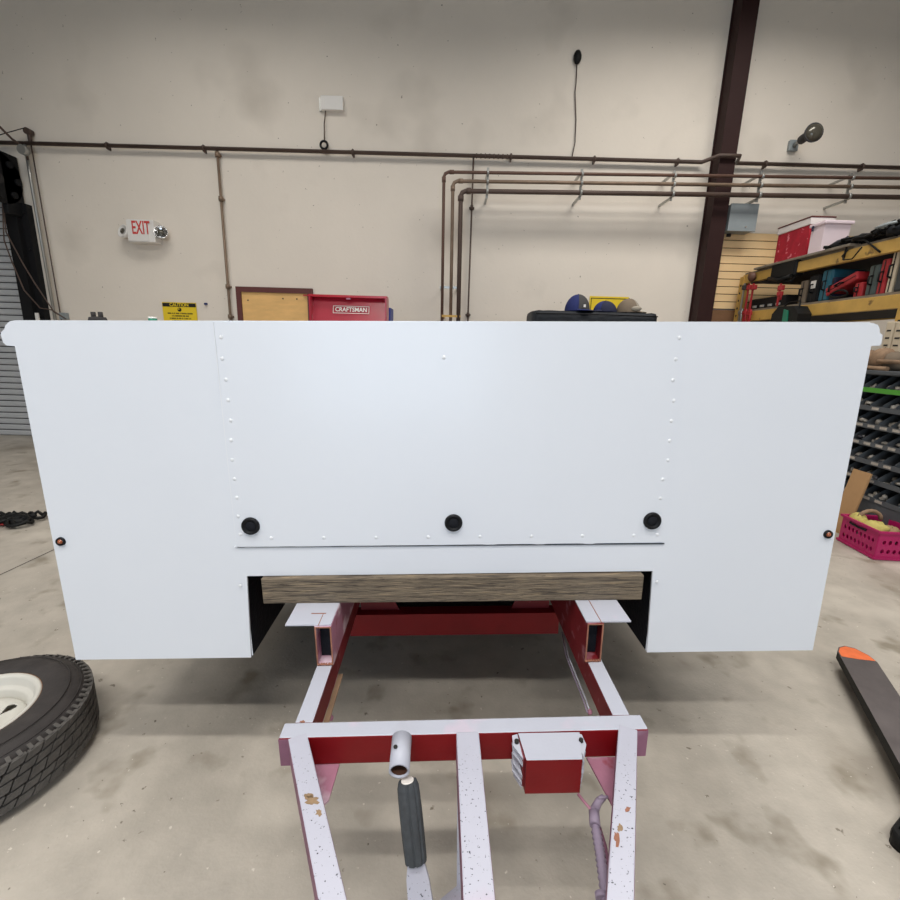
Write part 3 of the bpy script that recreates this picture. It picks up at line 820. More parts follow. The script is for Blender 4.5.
tag(hw_, 'small bags and loose hardware inside the dark pigeonhole cabinet', 'hardware', kind='stuff')
# goods on top of the cabinet: sacks & rolled papers
for i, (px, py, rx, ry, rz, mt, lab) in enumerate([(868, 362, .07, .10, .075, MBAGS, 'crumpled tan sack on the pigeonhole cabinet beside the white body edge'),
                                                   (884, 356, .08, .09, .085, MBAGS, 'larger pale brown sack on the pigeonhole cabinet'),
                                                   (898, 353, .08, .07, .07, MTAN, 'taupe bundle at the right end on the pigeonhole cabinet')]):
    p = atX(px, py, BX + .12); zc = zt_b + .03 + rz * .95
    tag(B().blob((p.x, p.y, zc), rx, ry, rz, 14, .12, seed=i + 3).build('sack', mt), lab, 'sack')
for i, (pxa, pxb, py, lab) in enumerate([(862, 886, 369, 'tan cardboard tube lying front on the pigeonhole cabinet'), (878, 905, 362, 'brown cardboard tube lying higher on the sacks')]):
    X_ = BX + .01 + .015 * i; a, c = yAt(pxa, X_, py), yAt(pxb, X_, py)
    zz = zt_b + .03 + .016 + i * .05
    tag(B().tube([(X_, a, zz), (X_ + .01, c, zz)], .016, 10).build('cardboard_tube', MBAGS), lab, 'tube')
# cream stacking bins above
for i, (px0, px1, py0, py1, mt, lab) in enumerate([(884, 892, 322, 346, MCREAM, 'pale grey upright box behind the right corner of the white body'),
                                                   (893, 903, 322, 348, MCREAM, 'pale ribbed box at the right frame edge below the yellow beam')]):
    X_ = 3.30; a, c = yAt(px0, X_, 335), yAt(px1, X_, 335); z1 = atX(px0, py0, X_).z; z0 = zt_b + .03
    t = thing('storage_box', lab, 'box', (X_, (a + c) / 2, z0), group='pale boxes above the cabinet')
    hl = (a - c) / 2
    bx('box_body', mt, t, 0, .14, -hl, hl, 0, z1 - z0, .008)
    for k in range(5): bx('slot', MDARK, t, -.002, .002, -hl * .5, hl * .5, (z1 - z0) * (.2 + k * .15), (z1 - z0) * (.2 + k * .15) + .012, 0)
# cardboard leaning near the crate
p = atX(856, 505, 3.05)
t = thing('cardboard_sheet', 'tan cardboard sheet leaning on the pigeonhole cabinet behind the crate', 'cardboard', (3.0, p.y, 0), (0, math.radians(10), 0))
bx('sheet', MCARD, t, 0, .012, -.02, .13, 0, .50, 0)

# ------------------------------------------------------------------ magenta crate
cz = .20
t = thing('plastic_crate', 'magenta perforated plastic crate on the floor at right', 'crate', (2.865, 2.80, 0), (0, 0, math.radians(-4)))
CW, CD = .27, .31


def holed(w_, h_, nx_, nz_, r, top=.045, bot=.03):
    """panel in local (u,v) with rows of oval holes; returns verts, faces"""
    vs = []; fs = []
    m0 = .02; uw = (w_ - 2 * m0) / nx_; vh = (h_ - top - bot) / nz_

    def quad(u0, v0, u1, v1):
        k = len(vs); vs.extend([(u0, v0), (u1, v0), (u1, v1), (u0, v1)]); fs.append((k, k + 1, k + 2, k + 3))
    quad(0, 0, w_, bot); quad(0, h_ - top, w_, h_); quad(0, bot, m0, h_ - top); quad(w_ - m0, bot, w_, h_ - top)
    for i in range(nx_):
        for j in range(nz_):
            cu, cv = m0 + (i + .5) * uw, bot + (j + .5) * vh; k = len(vs)
            for q_ in range(16):
                a = 2 * PI * q_ / 16; c_, s_ = math.cos(a), math.sin(a)
                mx = max(abs(c_), abs(s_)); vs.append((cu + c_ / mx * uw / 2, cv + s_ / mx * vh / 2))
            for q_ in range(16):
                a = 2 * PI * q_ / 16; vs.append((cu + r * .8 * math.cos(a), cv + r * 1.15 * math.sin(a)))
            for q_ in range(16):
                q2 = (q_ + 1) % 16; fs.append((k + q_, k + q2, k + 16 + q2, k + 16 + q_))
    return vs, fs


def crate_wall(w_, nx_, P0, du):
    vs, fs = holed(w_, cz, nx_, 2, .014)
    du = Vector(du); b = B(); P0 = Vector(P0)
    b.add([P0 + du * u + Vector((0, 0, v)) for u, v in vs], fs)
    o = b.build('side_wall', MMAG, t)
    md = o.modifiers.new('thick', 'SOLIDIFY'); md.thickness = .005; md.offset = 0
    return o


crate_wall(CW, 6, (0, 0, 0), (1, 0, 0)); crate_wall(CW, 6, (0, CD, 0), (1, 0, 0))
crate_wall(CD, 8, (0, 0, 0), (0, 1, 0)); crate_wall(CD, 8, (CW, 0, 0), (0, 1, 0))
bx('base', MMAG, t, 0, CW, 0, CD, .004, .012, 0)
b = B()
for z, e_ in ((cz - .004, .014), (.012, .010)):
    b.box(-e_, CW + e_, -e_, .0, z - .008, z + .008); b.box(-e_, CW + e_, CD, CD + e_, z - .008, z + .008)
    b.box(-e_, 0, 0, CD, z - .008, z + .008); b.box(CW, CW + e_, 0, CD, z - .008, z + .008)
b.build('rim', MMAG, t)
b = B(); b.tube([(-.004, .10, cz - .032), (-.004, .17, cz - .036), (-.004, .24, cz - .032)], .008, 8); b.build('hand_grip', MBLACK, t)
for i, (x, y, z, rx, ry, rz, mt, lab) in enumerate([(2.94, 3.05, .18, .05, .05, .05, MRAGY, 'yellow rag at the back corner of the magenta crate'), (2.98, 2.96, .165, .075, .07, .045, MRAGY, 'yellow and green crumpled cloth in the middle of the magenta crate'),
                                                    (3.06, 2.92, .150, .06, .07, .04, MRAGB, 'tan rag towards the right in the magenta crate')]):
    tag(B().blob((x, y, z), rx, ry, rz, 16, .22, seed=i + 40).build('rag', mt), lab, 'rag')
tag(B().tube([(3.00 + .07 * math.cos(a / 8 * PI), 3.02 + .02 * a / 8, .205 + .06 * math.sin(a / 8 * PI)) for a in range(9)], .013, 8).build('hose_piece', MBAGS), 'curved brown hose arching over the rags in the crate', 'hose')
tag(B().tube([(3.08, 2.86, .18), (3.08, 2.86, .212)], .017, 12).build('white_cap', MWPL), 'small round white cap in the magenta crate', 'cap')

# ------------------------------------------------------------------ forklift fork at right
T0 = atZ(834, 640, .095); T1 = atZ(862, 641, .095); A0 = atZ(900, 757, .095)
d = Vector((-.43, -.903, 0)).normalized(); nrm = Vector((.903, -.43, 0))
wF = .128
org = Vector((1.700, 1.735, 0))
ang = math.atan2(-d.y, -d.x)  # direction from heel to tip
t = thing('forklift_fork', 'dark steel lift fork with an orange painted tip at right', 'fork', (org.x, org.y, 0), (0, 0, ang))
# local +x points to the tip; blade from x=-1.15 to 0, width -y (left is +y)
out = [(-1.25, 0), (-.05, 0), (-.015, -.012), (.012, -.04), (.012, -.075), (-.02, -.112), (-.06, -wF), (-1.25, -wF)]
b = B()
n = len(out)
vs = [(x, y, .096 if x < -.2 else .096) for x, y in out]
lo = [(x, y, .052 if x < -.2 else .064) for x, y in out]
b.cur = 0; b.add(vs, [tuple(reversed(range(n)))]); b.cur = 1
b.add(vs + lo, [(i, (i + 1) % n, (i + 1) % n + n, i + n) for i in range(n)]); b.add(lo, [tuple(range(n))])
b.build('blade', [MFORK, MFORKS], t)
tp = [(-.085, -.004), (-.05, -.004), (-.017, -.016), (.006, -.042), (.006, -.074), (-.022, -.108), (-.055, -wF + .004), (-.075, -.06)]
b = B(); b.prism(tp, .0955, .0972, 'z'); tag(b.build('painted_tip', MORG, t), 'orange painted tip')
bx('shank', MFORK, t, -1.29, -1.25, -wF, 0, .04, .62, .004)
bx('hanger_hook', MFORK, t, -1.33, -1.29, -wF, 0, .54, .60, .003)
bx('support_block', MBROWN, t, -1.32, -1.10, -wF - .03, .03, 0, .052, .003)
# black foot at right edge
p = atZ(905, 838, .03)
t = thing('rounded_bar', 'black rounded bar end at the lower right frame edge', 'bar', (p.x, p.y, 0), (0, 0, math.radians(30)))
b = B(); b.box(-.02, .5, -.028, .028, .008, .05, bev=.012); b.build('bar', MFORKS, t)
B().tube([(-.005, 0, 0), (-.005, 0, .05)], .026, 16).build('end_pad', MFORKS, t)

# ------------------------------------------------------------------ cable pile at left
p = atZ(14, 523, 0)
t = thing('jumper_cable_pile', 'small pile of black cable coils with red strands at left', 'cable', (p.x, p.y, 0))
rr = random.Random(9)
for k in range(9):
    cx_, cy_, r_ = rr.uniform(-.13, .12), rr.uniform(-.06, .07), rr.uniform(.04, .09); ph = rr.uniform(0, 6)
    pts = [(cx_ + r_ * math.cos(a * .55 + ph) * rr.uniform(.85, 1.15), cy_ + r_ * math.sin(a * .55 + ph) * .8, .018 + .035 * rr.random()) for a in range(14)]
    B().tube(pts, .012, 6).build('cable', MLEAD, t)
for k in range(3):
    B().tube([(-.30 + .04 * k, -.12 - .03 * k, .01), (-.15, -.10 - .012 * k, .02), (0.0, -.05 - .01 * k, .02), (.05, -.02, .03)], .007, 6).build('red_strand', MLEADR, t)
b = B(); b.blob((0.0, 0, .03), .11, .07, .03, 12, .3, seed=2); b.build('clamp_bundle', MLEAD, t)

# ------------------------------------------------------------------ spare wheel lying flat
RW, WW, RR = .2951, .207, .153
t = thing('spare_wheel', 'trailer wheel lying flat on the floor with a white steel rim', 'wheel', (-1.437, 1.1427, 0))
pr = [(RR + .004, WW - .022), (RR + .012, WW - .008), (RR + .03, WW - .001), (RR + .07, WW), (RW - .045, WW - .010), (RW - .022, WW - .026), (RW - .012, WW - .040),
      (RW - .010, WW * .5), (RW - .012, .040), (RW - .022, .026), (RW - .045, .010), (RR + .07, 0), (RR + .03, .001), (RR + .012, .008), (RR + .004, .022)]
tyre = B().lathe(pr, 96).build('tire', MRUB, t)
b = B()
for (r_, z_) in ((RR + .085, WW - .0008), (RW - .052, WW - .0095), (RW - .030, WW - .019)):
    b.tube([(r_ * math.cos(2 * PI * k / 96), r_ * math.sin(2 * PI * k / 96), z_) for k in range(96)], .0016, 5, closed=True)
b.build('sidewall_ridges', MRUB, tyre)
# tread: five ribs of blocks with angled sipes
b = B(); nb = 46
ribs = [(.032, .056), (.0605, .084), (.0885, .1185), (.123, .1465), (.151, .175)]
for ri, (z0, z1) in enumerate(ribs):
    for k in range(nb):
        a0 = 2 * PI * (k + .5 * (ri % 2)) / nb; st = 2 * PI / nb; sk = st * .32 * (1 if ri < 3 else 1)
        def pt(a, z, r): return (r * math.cos(a), r * math.sin(a), z)
        ro, rin = RW, RW - .012
        zm = (z0 + z1) / 2
        A = [(a0 + st * .03, z0), (a0 + st * .90, z0 + .003), (a0 + st * .90 + sk * .5, zm), (a0 + st * .90 + sk, z1), (a0 + sk + st * .03, z1 - .003), (a0 + sk * .5 + st * .03, zm)]
        vs = [pt(a, z, ro) for a, z in A] + [pt(a, z, rin) for a, z in A]
        b.add(vs, [(0, 1, 2, 5), (5, 2, 3, 4)] + [(i, (i + 1) % 6, (i + 1) % 6 + 6, i + 6) for i in range(6)])
    # shoulder lugs
for k in range(72):
    a = 2 * PI * k / 72; st = 2 * PI / 72
    for (z0, r0, z1, r1) in ((WW - .031, RW - .004, WW - .0225, RW - .0205), (.031, RW - .004, .0225, RW - .0205)):
        vs = [(r * math.cos(q_), r * math.sin(q_), z) for q_ in (a, a + st * .4) for (r, z) in ((r0, z0), (r1, z1), (r1 - .006, z1 - .004 if z1 > .1 else z1 + .004), (r0 - .012, z0))]
        b.add(vs, [(0, 1, 5, 4), (0, 4, 7, 3), (1, 2, 6, 5), (0, 3, 2, 1), (4, 5, 6, 7)])
b.build('tread', MTREAD, tyre)
pr = [(RR + .012, WW - .016), (RR + .013, WW - .008), (RR + .009, WW - .004), (RR + .001, WW - .006), (RR - .006, WW - .014), (RR - .009, WW - .034), (RR - .012, WW - .037), (RR - .022, WW - .038), (RR - .027, WW - .044), (RR - .030, WW - .074), (RR - .033, .08), (RR - .012, .045), (RR - .008, .012), (RR + .008, .0)]
B().tube([((RR + .0135) * math.cos(2 * PI * k / 72), (RR + .0135) * math.sin(2 * PI * k / 72), WW - .0085) for k in range(72)], .0014, 5, closed=True).build('rust_line', MBROWN, t)
rim = B().lathe(pr, 72).build('rim', MRIM, t)
# wheel disc with openings (real holes)
bm = bmesh.new(); nr, na = 40, 240; R1 = RR - .0315
hp = atZ(10, 709, WW - .060) - Vector((-1.437, 1.1427, WW - .060)); ha = math.atan2(hp.y, hp.x); hr = min(hp.length, .098)
grid = []
for i in range(nr + 1):
    r_ = .035 + (R1 - .035) * i / nr; row = []
    fz = r_ / R1
    z_ = WW - .072 + (.014 * math.exp(-((fz - .72) / .22) ** 2)) - (.006 if fz > .95 else 0)
    for k in range(na): a = 2 * PI * k / na; row.append(bm.verts.new((r_ * math.cos(a), r_ * math.sin(a), z_)))
    grid.append(row)
for i in range(nr):
    for k in range(na):
        r_ = .035 + (R1 - .035) * (i + .5) / nr; a = 2 * PI * (k + .5) / na
        hole = False
        for h_ in range(5):
            ac = ha + 2 * PI * h_ / 5; da = (a - ac + PI) % (2 * PI) - PI
            f_ = (r_ - hr + .026) / .042
            if 0 < f_ < 1 and abs(da) * r_ < .0165 * (f_ / .62 if f_ < .62 else math.sqrt(max(0, 1 - ((f_ - .62) / .38) ** 2))): hole = True
        for h_ in range(5):
            ac = 2 * PI * h_ / 5
            if math.hypot(r_ * math.cos(a) - .057 * math.cos(ac), r_ * math.sin(a) - .057 * math.sin(ac)) < .008: hole = True
        if not hole: bm.faces.new((grid[i][k], grid[i][(k + 1) % na], grid[i + 1][(k + 1) % na], grid[i + 1][k])).smooth = True
me = bpy.data.meshes.new('disc'); bm.to_mesh(me); bm.free(); me.materials.append(MRIM)
dsc = bpy.data.objects.new('wheel_disc', me); C.objects.link(dsc); dsc.parent = rim
md = dsc.modifiers.new('thick', 'SOLIDIFY'); md.thickness = .004

# ------------------------------------------------------------------ white service body + frame (both follow the slightly tilted trailer)
OR = Vector((.0205, 1.1716, .4219)); TR = (0, -.0262, .0271); TRB = (-.0163, -.0262, .0271)
TM = Matrix.Translation(OR) @ Euler(TR).to_matrix().to_4x4(); TI = TM.inverted(); TB = Matrix.Translation(OR) @ Euler(TRB).to_matrix().to_4x4()
body = thing('service_body', 'white utility truck body on the trailer, seen from its flat front', 'truck body', OR, TRB)
# outline of front sheet, local x,z
arc = lambda cx, cz_, r, a0, a1, n: [(cx + r * math.cos(math.radians(a0 + (a1 - a0) * i / n)), cz_ + r * math.sin(math.radians(a0 + (a1 - a0) * i / n))) for i in range(n + 1)]
ol = [(-.592, 0), (-.580, .262), (.582, .266), (.590, 0), (1.098, 0), (1.098, .900), (1.121, .901), (1.124, .906), (1.123, .928), (1.114, .934), (1.112, .944), (1.106, .953), (1.092, .958), (1.06, .960)]
ol += [(-1.088, .960), (-1.102, .957), (-1.113, .948), (-1.118, .938), (-1.127, .931), (-1.129, .924), (-1.127, .906), (-1.120, .899), (-1.100, .897), (-1.102, 0)]
b = B(); b.prism(ol, 0, .006, 'y'); b.build('front_sheet', MPANEL, body)
# centre panel overlapping
cp_ = [(-.594, .352), (-.598, .957), (.594, .961), (.610, .360), (.607, .358)]
rg = random.Random(4)
bot = []
x = .60
while x > -.59:
    bot.append((x, .3565 - .005 * (.6 - x) / 1.2)); 
    if (len(bot) % 5) == 0: bot += [(x - .012, .3535), (x - .03, .3535)]
    x -= .047
pts = [(-.598, .352), (-.596, .957), (.590, .960), (.606, .358)] + bot
b = B(); b.prism(pts, -.0045, -.0003, 'y'); b.build('centre_panel', MPANEL, body)
# rivets along both seams & bottom seam
rv = None
def rivet(x, z):
    global rv
    if rv is None:
        rv = B().lathe([(0, .0016), (.003, .0014), (.0045, .0008), (.0052, 0)], 10, Matrix.Rotation(PI / 2, 4, 'X')).build('rivet', MRIV, body); o = rv
    else: o = rv.copy(); C.objects.link(o); o.parent = body
    o.location = (x, -.0045, z)
for k in range(11): rivet(-.582 + rg.uniform(-.004, .004) , .39 + k * .053)
for k in range(11): rivet(.585 + rg.uniform(-.006, .006), .38 + k * .054)
for k in range(8): rivet(-.50 + k * .145, .378)
rivet(-.02, .87); rivet(-.600, .235); rivet(.595, .235)
bx('seam_gap_strip', MGRIP, body, -.597, .606, -.0030, -.0003, .3500, .3528, 0)  # dark strip drawing the shaded gap of the bottom seam
bx('seam_gap_strip', MRIV, body, -.5995, -.5975, -.0030, -.0003, .3500, .957, 0)  # paler strip drawing the left seam line
# black round caps
cc = None
for (x, z) in ((-.553, .415), (.006, .420), (.563, .422)):
    o = B(); o.lathe([(0, .004), (.016, .004), (.018, .007), (.0225, .0085), (.0245, .005), (.025, 0)], 28, Matrix.Translation((x, -.0045, z)) @ Matrix.Rotation(PI / 2, 4, 'X'))
    co = o.build('round_plug', MBLACK, body); co['label'] = 'round black plug'
    q_ = B(); q_.lathe([(0, .005), (.013, .0048), (.014, .004)], 20, Matrix.Translation((x, -.0045, z)) @ Matrix.Rotation(PI / 2, 4, 'X')); q_.build('plug_face', MUNDER, co)
for (x, z) in ((-1.078, .372), (1.076, .376)):
    o = B(); o.lathe([(.0, .004), (.009, .004), (.0115, .006), (.0125, 0)], 18, Matrix.Translation((x, 0, z)) @ Matrix.Rotation(PI / 2, 4, 'X')); mo = o.build('marker_light', MBLACK, body)
    o = B(); o.lathe([(0, .009), (.004, .0085), (.0068, .0045)], 14, Matrix.Translation((x, 0, z)) @ Matrix.Rotation(PI / 2, 4, 'X')); o.build('lens', MAMB, mo)
# side compartments: outer skin white, underside black
BD = 2.35
for s in (-1, 1):
    xi, xo = s * .588, s * 1.094; x0, x1 = min(xi, xo), max(xi, xo)
    b = B(); b.cur = 0
    b.box(x0, x1, .006, 1.02, .265, .955); b.box(x0, x1, 1.02, 1.80, .43, .955); b.box(x0, x1, 1.80, BD, .265, .955)
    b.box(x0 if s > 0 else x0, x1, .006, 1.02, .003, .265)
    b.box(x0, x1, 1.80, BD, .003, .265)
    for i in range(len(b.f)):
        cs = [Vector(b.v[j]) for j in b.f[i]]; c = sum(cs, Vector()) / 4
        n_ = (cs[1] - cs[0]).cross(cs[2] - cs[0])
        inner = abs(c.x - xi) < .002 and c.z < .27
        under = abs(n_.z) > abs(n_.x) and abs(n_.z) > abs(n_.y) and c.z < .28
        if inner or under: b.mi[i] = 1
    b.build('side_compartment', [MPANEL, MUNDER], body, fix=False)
    for (ya, yb, za, zb_) in ((.05, .98, .05, .88), (1.02, 1.80, .47, .88), (1.84, 2.30, .05, .88)):
        dd = B().box(*(sorted((s * 1.094, s * 1.106))), ya, yb, za, zb_, bev=.004).build('compartment_door', MPANEL, body)
        B().box(*(sorted((s * 1.106, s * 1.116))), (ya + yb) / 2 - .05, (ya + yb) / 2 + .05, (za + zb_) / 2 - .03, (za + zb_) / 2 + .03, bev=.004).build('latch', MCHROME, dd)
    b = B(); b.box(*(sorted((s * 1.09, s * 1.108))), .006, BD, .902, .932, bev=.004); b.build('rain_gutter', MPANEL, body)
B().box(-.588, .588, .006, BD, .285, .31).build('bed_floor', MPANEL, body)
b = B(); b.box(-.586, .586, .05, BD, .262, .284); b.box(-.586, .586, .095, .14, .215, .284)
for k in range(6): b.box(-.586, .586, .35 + k * .38, .41 + k * .38, .225, .284)
b.build('floor_underside', MUNDER, body)
B().box(-.588, .588, .006, .03, .31, .955).build('bulkhead', MPANEL, body)
# fold along top front edge
b = B(); b.tube([(-1.085, .004, .957), (1.085, .004, .957)], .0035, 8); b.build('top_edge_roll', MRIV, body)

# items standing on the body top, left
_o = TB.inverted() @ Vector((0, 0, H)); _f = lambda px, py, yy: _o + (TB.inverted().to_3x3() @ ray(px, py)) * ((yy - _o.y) / (TB.inverted().to_3x3() @ ray(px, py)).y)
p = TB @ Vector((_f(98, 321, .03).x, .03, .958)); t = thing('black_fittings', 'pair of small black knobs on the left top of the white body', 'knobs', p, TR)
b = B(); b.lathe([(0, .0), (.024, 0), (.020, .012), (.0, .014)], 12, Matrix.Diagonal((1, .7, 1, 1))); b.build('base', MDARK, t)
for s in (-.009, .009): B().tube([(s, 0, .005), (s, 0, .025)], .0055, 8).build('knob', MDARK, t)
p = TB @ Vector((_f(153, 321, .03).x, .03, .958)); t = thing('small_cap', 'tiny green and white bottle cap on the left top of the body', 'bottle cap', p, TR)
B().tube([(0, 0, 0), (0, 0, .009)], .010, 12).build('cap_base', MGRN, t); B().tube([(0, 0, .009), (0, 0, .013)], .010, 12).build('cap_top', MWPL, t)

# timber
tb = thing('timber_beam', 'weathered brown timber laid across under the white body', 'timber', OR, TR)
b = B(); b.box(-.535, .551, -.012, .078, .1835, .2615, bev=.003); b.build('beam', MWOODB, tb)

# trailer frame
fr = thing('trailer_frame', 'red steel trailer frame and tongue oversprayed white on top', 'trailer', OR, TR)
ZT, ZB = .063, -.011


def bar(name, p0, p1, w_, z1=ZT, z0=ZB, top=MWTOP, side=MPURP, parent=fr, ext=0.0, h1=None):
    """box tube from p0 to p1 (x,y), top face painted white"""
    p0 = Vector((p0[0], p0[1], 0)); p1 = Vector((p1[0], p1[1], 0)); d_ = (p1 - p0).normalized(); n_ = Vector((-d_.y, d_.x, 0)) * w_ / 2
    q = [p0 - n_, p1 - n_, p1 + n_, p0 + n_]
    b = B(); vs = [Vector((v.x, v.y, z1)) for v in q] + [Vector((v.x, v.y, z0)) for v in q]
    b.cur = 0; b.add(vs[:4], [(0, 1, 2, 3)]); b.cur = 1; b.add(vs, [(4, 7, 6, 5), (0, 4, 5, 1), (1, 5, 6, 2), (2, 6, 7, 3), (3, 7, 4, 0)])
    o = b.build(name, [top, side], parent)
    md = o.modifiers.new('bev', 'BEVEL'); md.width = .003; md.segments = 2; md.limit_method = 'ANGLE'
    return o


LXR, RXR = -.343, .389
bar('side_rail', (LXR, -.305), (LXR, 2.3), .041, ZT - .0005, ZB + .001, MWTOPC, MREDD)
bar('side_rail', (RXR, -.298), (RXR, 2.3), .041, ZT - .0005, ZB + .001, MWTOPC, MREDD)
bar('crossbar', (-.386, -.326), (.434, -.318), .041, ZT, ZB, MWTOPC, MRED)
HX = .026
dl = (-.1975 + .341) / (-.645 + .347)   # dx/dy of left tongue bar
bar('tongue_beam', (-.341 - dl * -.012, -.340), (-.341 + dl * (-1.06 + .347), -1.06), .0405, ZT + .0005, ZB + .001, MWTOP, MPURP)
dr_ = (.2475 - .391) / (-.6545 + .335)
bar('tongue_beam', (.391, -.332), (.391 + dr_ * (-1.06 + .335), -1.06), .0405, ZT + .0005, ZB + .001, MWTOP, MPURP)
bar('tongue_beam', (.0285, -.338), (.0285, -1.06), .0505, ZT + .001, ZB - .012, MWTOP, MPURP)
B().box(-.06, .12, -1.16, -1.04, -.03, .075, bev=.006).build('coupler', MFORKS, fr)
B().tube([(.03, -1.18, -.405), (.03, -1.18, .25)], .03, 16).build('jack_post', MFORKS, fr)
B().box(-.04, .10, -1.25, -1.11, -.418, -.405).build('jack_foot', MFORKS, fr)

# rectangular tube stubs on top of rails with flat plates
for s, x0, x1, px0, px1 in ((-1, -.3625, -.3185, -.440, -.3200), (1, .3520, .3960, .3580, .4780)):
    if s > 0: x0, x1 = .3600, .4040
    b = B(); yf = -.118; yb_ = 2.2; z0, z1 = .064, .180; th = .004
    b.cur = 0
    inner = x1 if s < 0 else x0
    b.box(x0, x0 + th, yf, yb_, z0, z1); b.box(x1 - th, x1, yf, yb_, z0, z1); b.box(x0 + th, x1 - th, yf, yb_, z0, z0 + th); b.box(x0 + th, x1 - th, yf, yb_, z1 - th, z1)
    for i in range(len(b.f)):
        cs = [Vector(b.v[j]) for j in b.f[i]]; c = sum(cs, Vector()) / 4
        if all(abs(q_.y - yf) < 1e-4 for q_ in cs): b.mi[i] = 1
    ri_ = b.build('rail_riser', [MPINK if s < 0 else MREDD, MRUST], fr, fix=False)
    B().box(x0 + th, x1 - th, yf + .035, yf + .04, z0 + th, z1 - th).build('riser_shade_plate', MUNDER, ri_)  # black plate set inside the open tube end to paint its shade
    pl_ = B(); pl_.prism([(px0, -.113), (px1, -.113), (px1, .10), (px0, .10)], .180, .1834, 'z'); o = pl_.build('rail_plate', MWTOPC, fr)
    if s > 0:
        o = B().box(.396, .398, -.118, .0, .1832, .1842).build('weld_seam', MRUST, fr)
        o = B().box(.450, .480, -.116, .05, .1450, .180).build('plate_web', MWTOPC, fr) if False else o
    else:
        b = B(); b.box(-.385, -.345, -.064, -.060, .1833, .1840); b.box(-.353, -.351, -.118, -.064, .1832, .1838); b.build('weld_seam', MRUST, fr)
    b = B(); rg2 = random.Random(s + 5)
    for k in range(6): b.blob((x0 + .004 + k * .007, yf + .002, z0 + .002), .005, .005, .003, 6, .2, seed=k)
    b.build('weld_bead', MRUST, fr)

def lZ(px, py, z):
    o_ = TI @ Vector((0, 0, H)); d_ = TI.to_3x3() @ ray(px, py); return o_ + d_ * ((z - o_.z) / d_.z)
def patch(name, m_, cx, cy, rx, ry, sd, z_=.0640):
    rg_ = random.Random(sd); c = lZ(cx, cy, z_); e1 = lZ(cx + rx, cy, z_) - c; e2 = lZ(cx, cy + ry, z_) - c
    vs = [c + (e1 * math.cos(a * PI / 8) + e2 * math.sin(a * PI / 8)) * rg_.uniform(.45, 1.15) for a in range(16)]
    B().add([(v.x, v.y, z_) for v in vs] + [(v.x, v.y, z_ - .0006) for v in vs], [tuple(range(16)), tuple(reversed(range(16, 32)))] + [(i, (i + 1) % 16, (i + 1) % 16 + 16, i + 16) for i in range(16)]).build(name, m_, fr)
MCHIP = mat('chipped_primer', (140, 116, 88), .8, var=.2, scale=60)
for q_ in ((312, 800, 8, 6, 1), (308, 796, 5, 4, 2), (319, 813, 4, 4, 3)): patch('paint_chip', MCHIP, *q_)
for q_ in ((628, 809, 3, 4, 4), (617, 838, 3, 9, 5)): patch('rust_patch', MRUST, *q_)
for q_ in ((620, 828, 3, 5, 6),): patch('paint_chip', MCHIP, *q_)
patch('rust_patch', MRUST, 302.5, 721.5, 4, 1.6, 7, .0637)
# rear cross member and corner gussets
ym = .28
zt_m = (TI @ Vector((0, 0, 0))).z
def lY(px, py, y):
    o_ = TI @ Vector((0, 0, H)); d_ = TI.to_3x3() @ ray(px, py); return o_ + d_ * ((y - o_.y) / d_.y)
mt_, mb_ = lY(450, 614, ym).z, lY(450, 635, ym).z
b = B(); b.box(-.36, .40, ym, ym + .05, mb_, mt_); b.build('cross_member', MRED, fr)
for s in (-1, 1):
    xg = LXR + .02 if s < 0 else RXR - .02
    b = B(); b.prism([(xg, mt_ + .001), (xg, .16), (xg + (-s) * .045, .16), (xg + (-s) * .14, mt_ + .001)], ym + .03, ym + .036, 'y'); b.build('gusset', MREDD, fr)
b = B(); b.box(-.312, .352, ym + .10, ym + .16, mt_ - .05, .215); b.build('gap_shade_bar', MUNDER, fr)  # dark beam added to blacken the shaded gap under the body
for (xa_, xb_) in ((-.3865, -.357), (.408, .4345)): B().box(xa_, xb_, -.3476 if xa_ < 0 else -.3395, -.330, ZB + .001, ZT - .004).build('end_cap', MPURP, fr)
# pink gussets below crossbar
b = B(); b.prism([(-.345, -.343), (-.258, -.343), (-.262, -.425), (-.300, -.470)], ZB - .006, ZB - .001, 'z'); b.build('gusset', MPINK, fr)
b = B(); b.prism([(.385, -.338), (.300, -.338), (.318, -.448), (.345, -.46)], ZB - .006, ZB - .001, 'z'); b.build('gusset', MPINK, fr)
# spare holder socket
b = B(); x = -.1165
prf = [(.0175, 0), (.0215, 0), (.0215, .074), (.0175, .074)]
Ms = Matrix.Translation((x, -.345, .058)) @ Matrix.Rotation(math.radians(97), 4, 'X')
b.lathe(prf, 28, Ms, closed=True); so = b.build('socket_tube', MWTOPC, fr)
B().lathe([(.0174, .0), (.0172, .070)], 24, Ms).build('bore', MRANGE, so); B().lathe([(0, .045), (.0172, .045)], 24, Ms).build('bore_shade_disc', MUNDER, so)  # black disc paints the shade deep in the bore
B().tube([(x - .010, -.385, .0742), (x - .010, -.385, .0765)], .0045, 10).build('pin_hole', MINK, so)
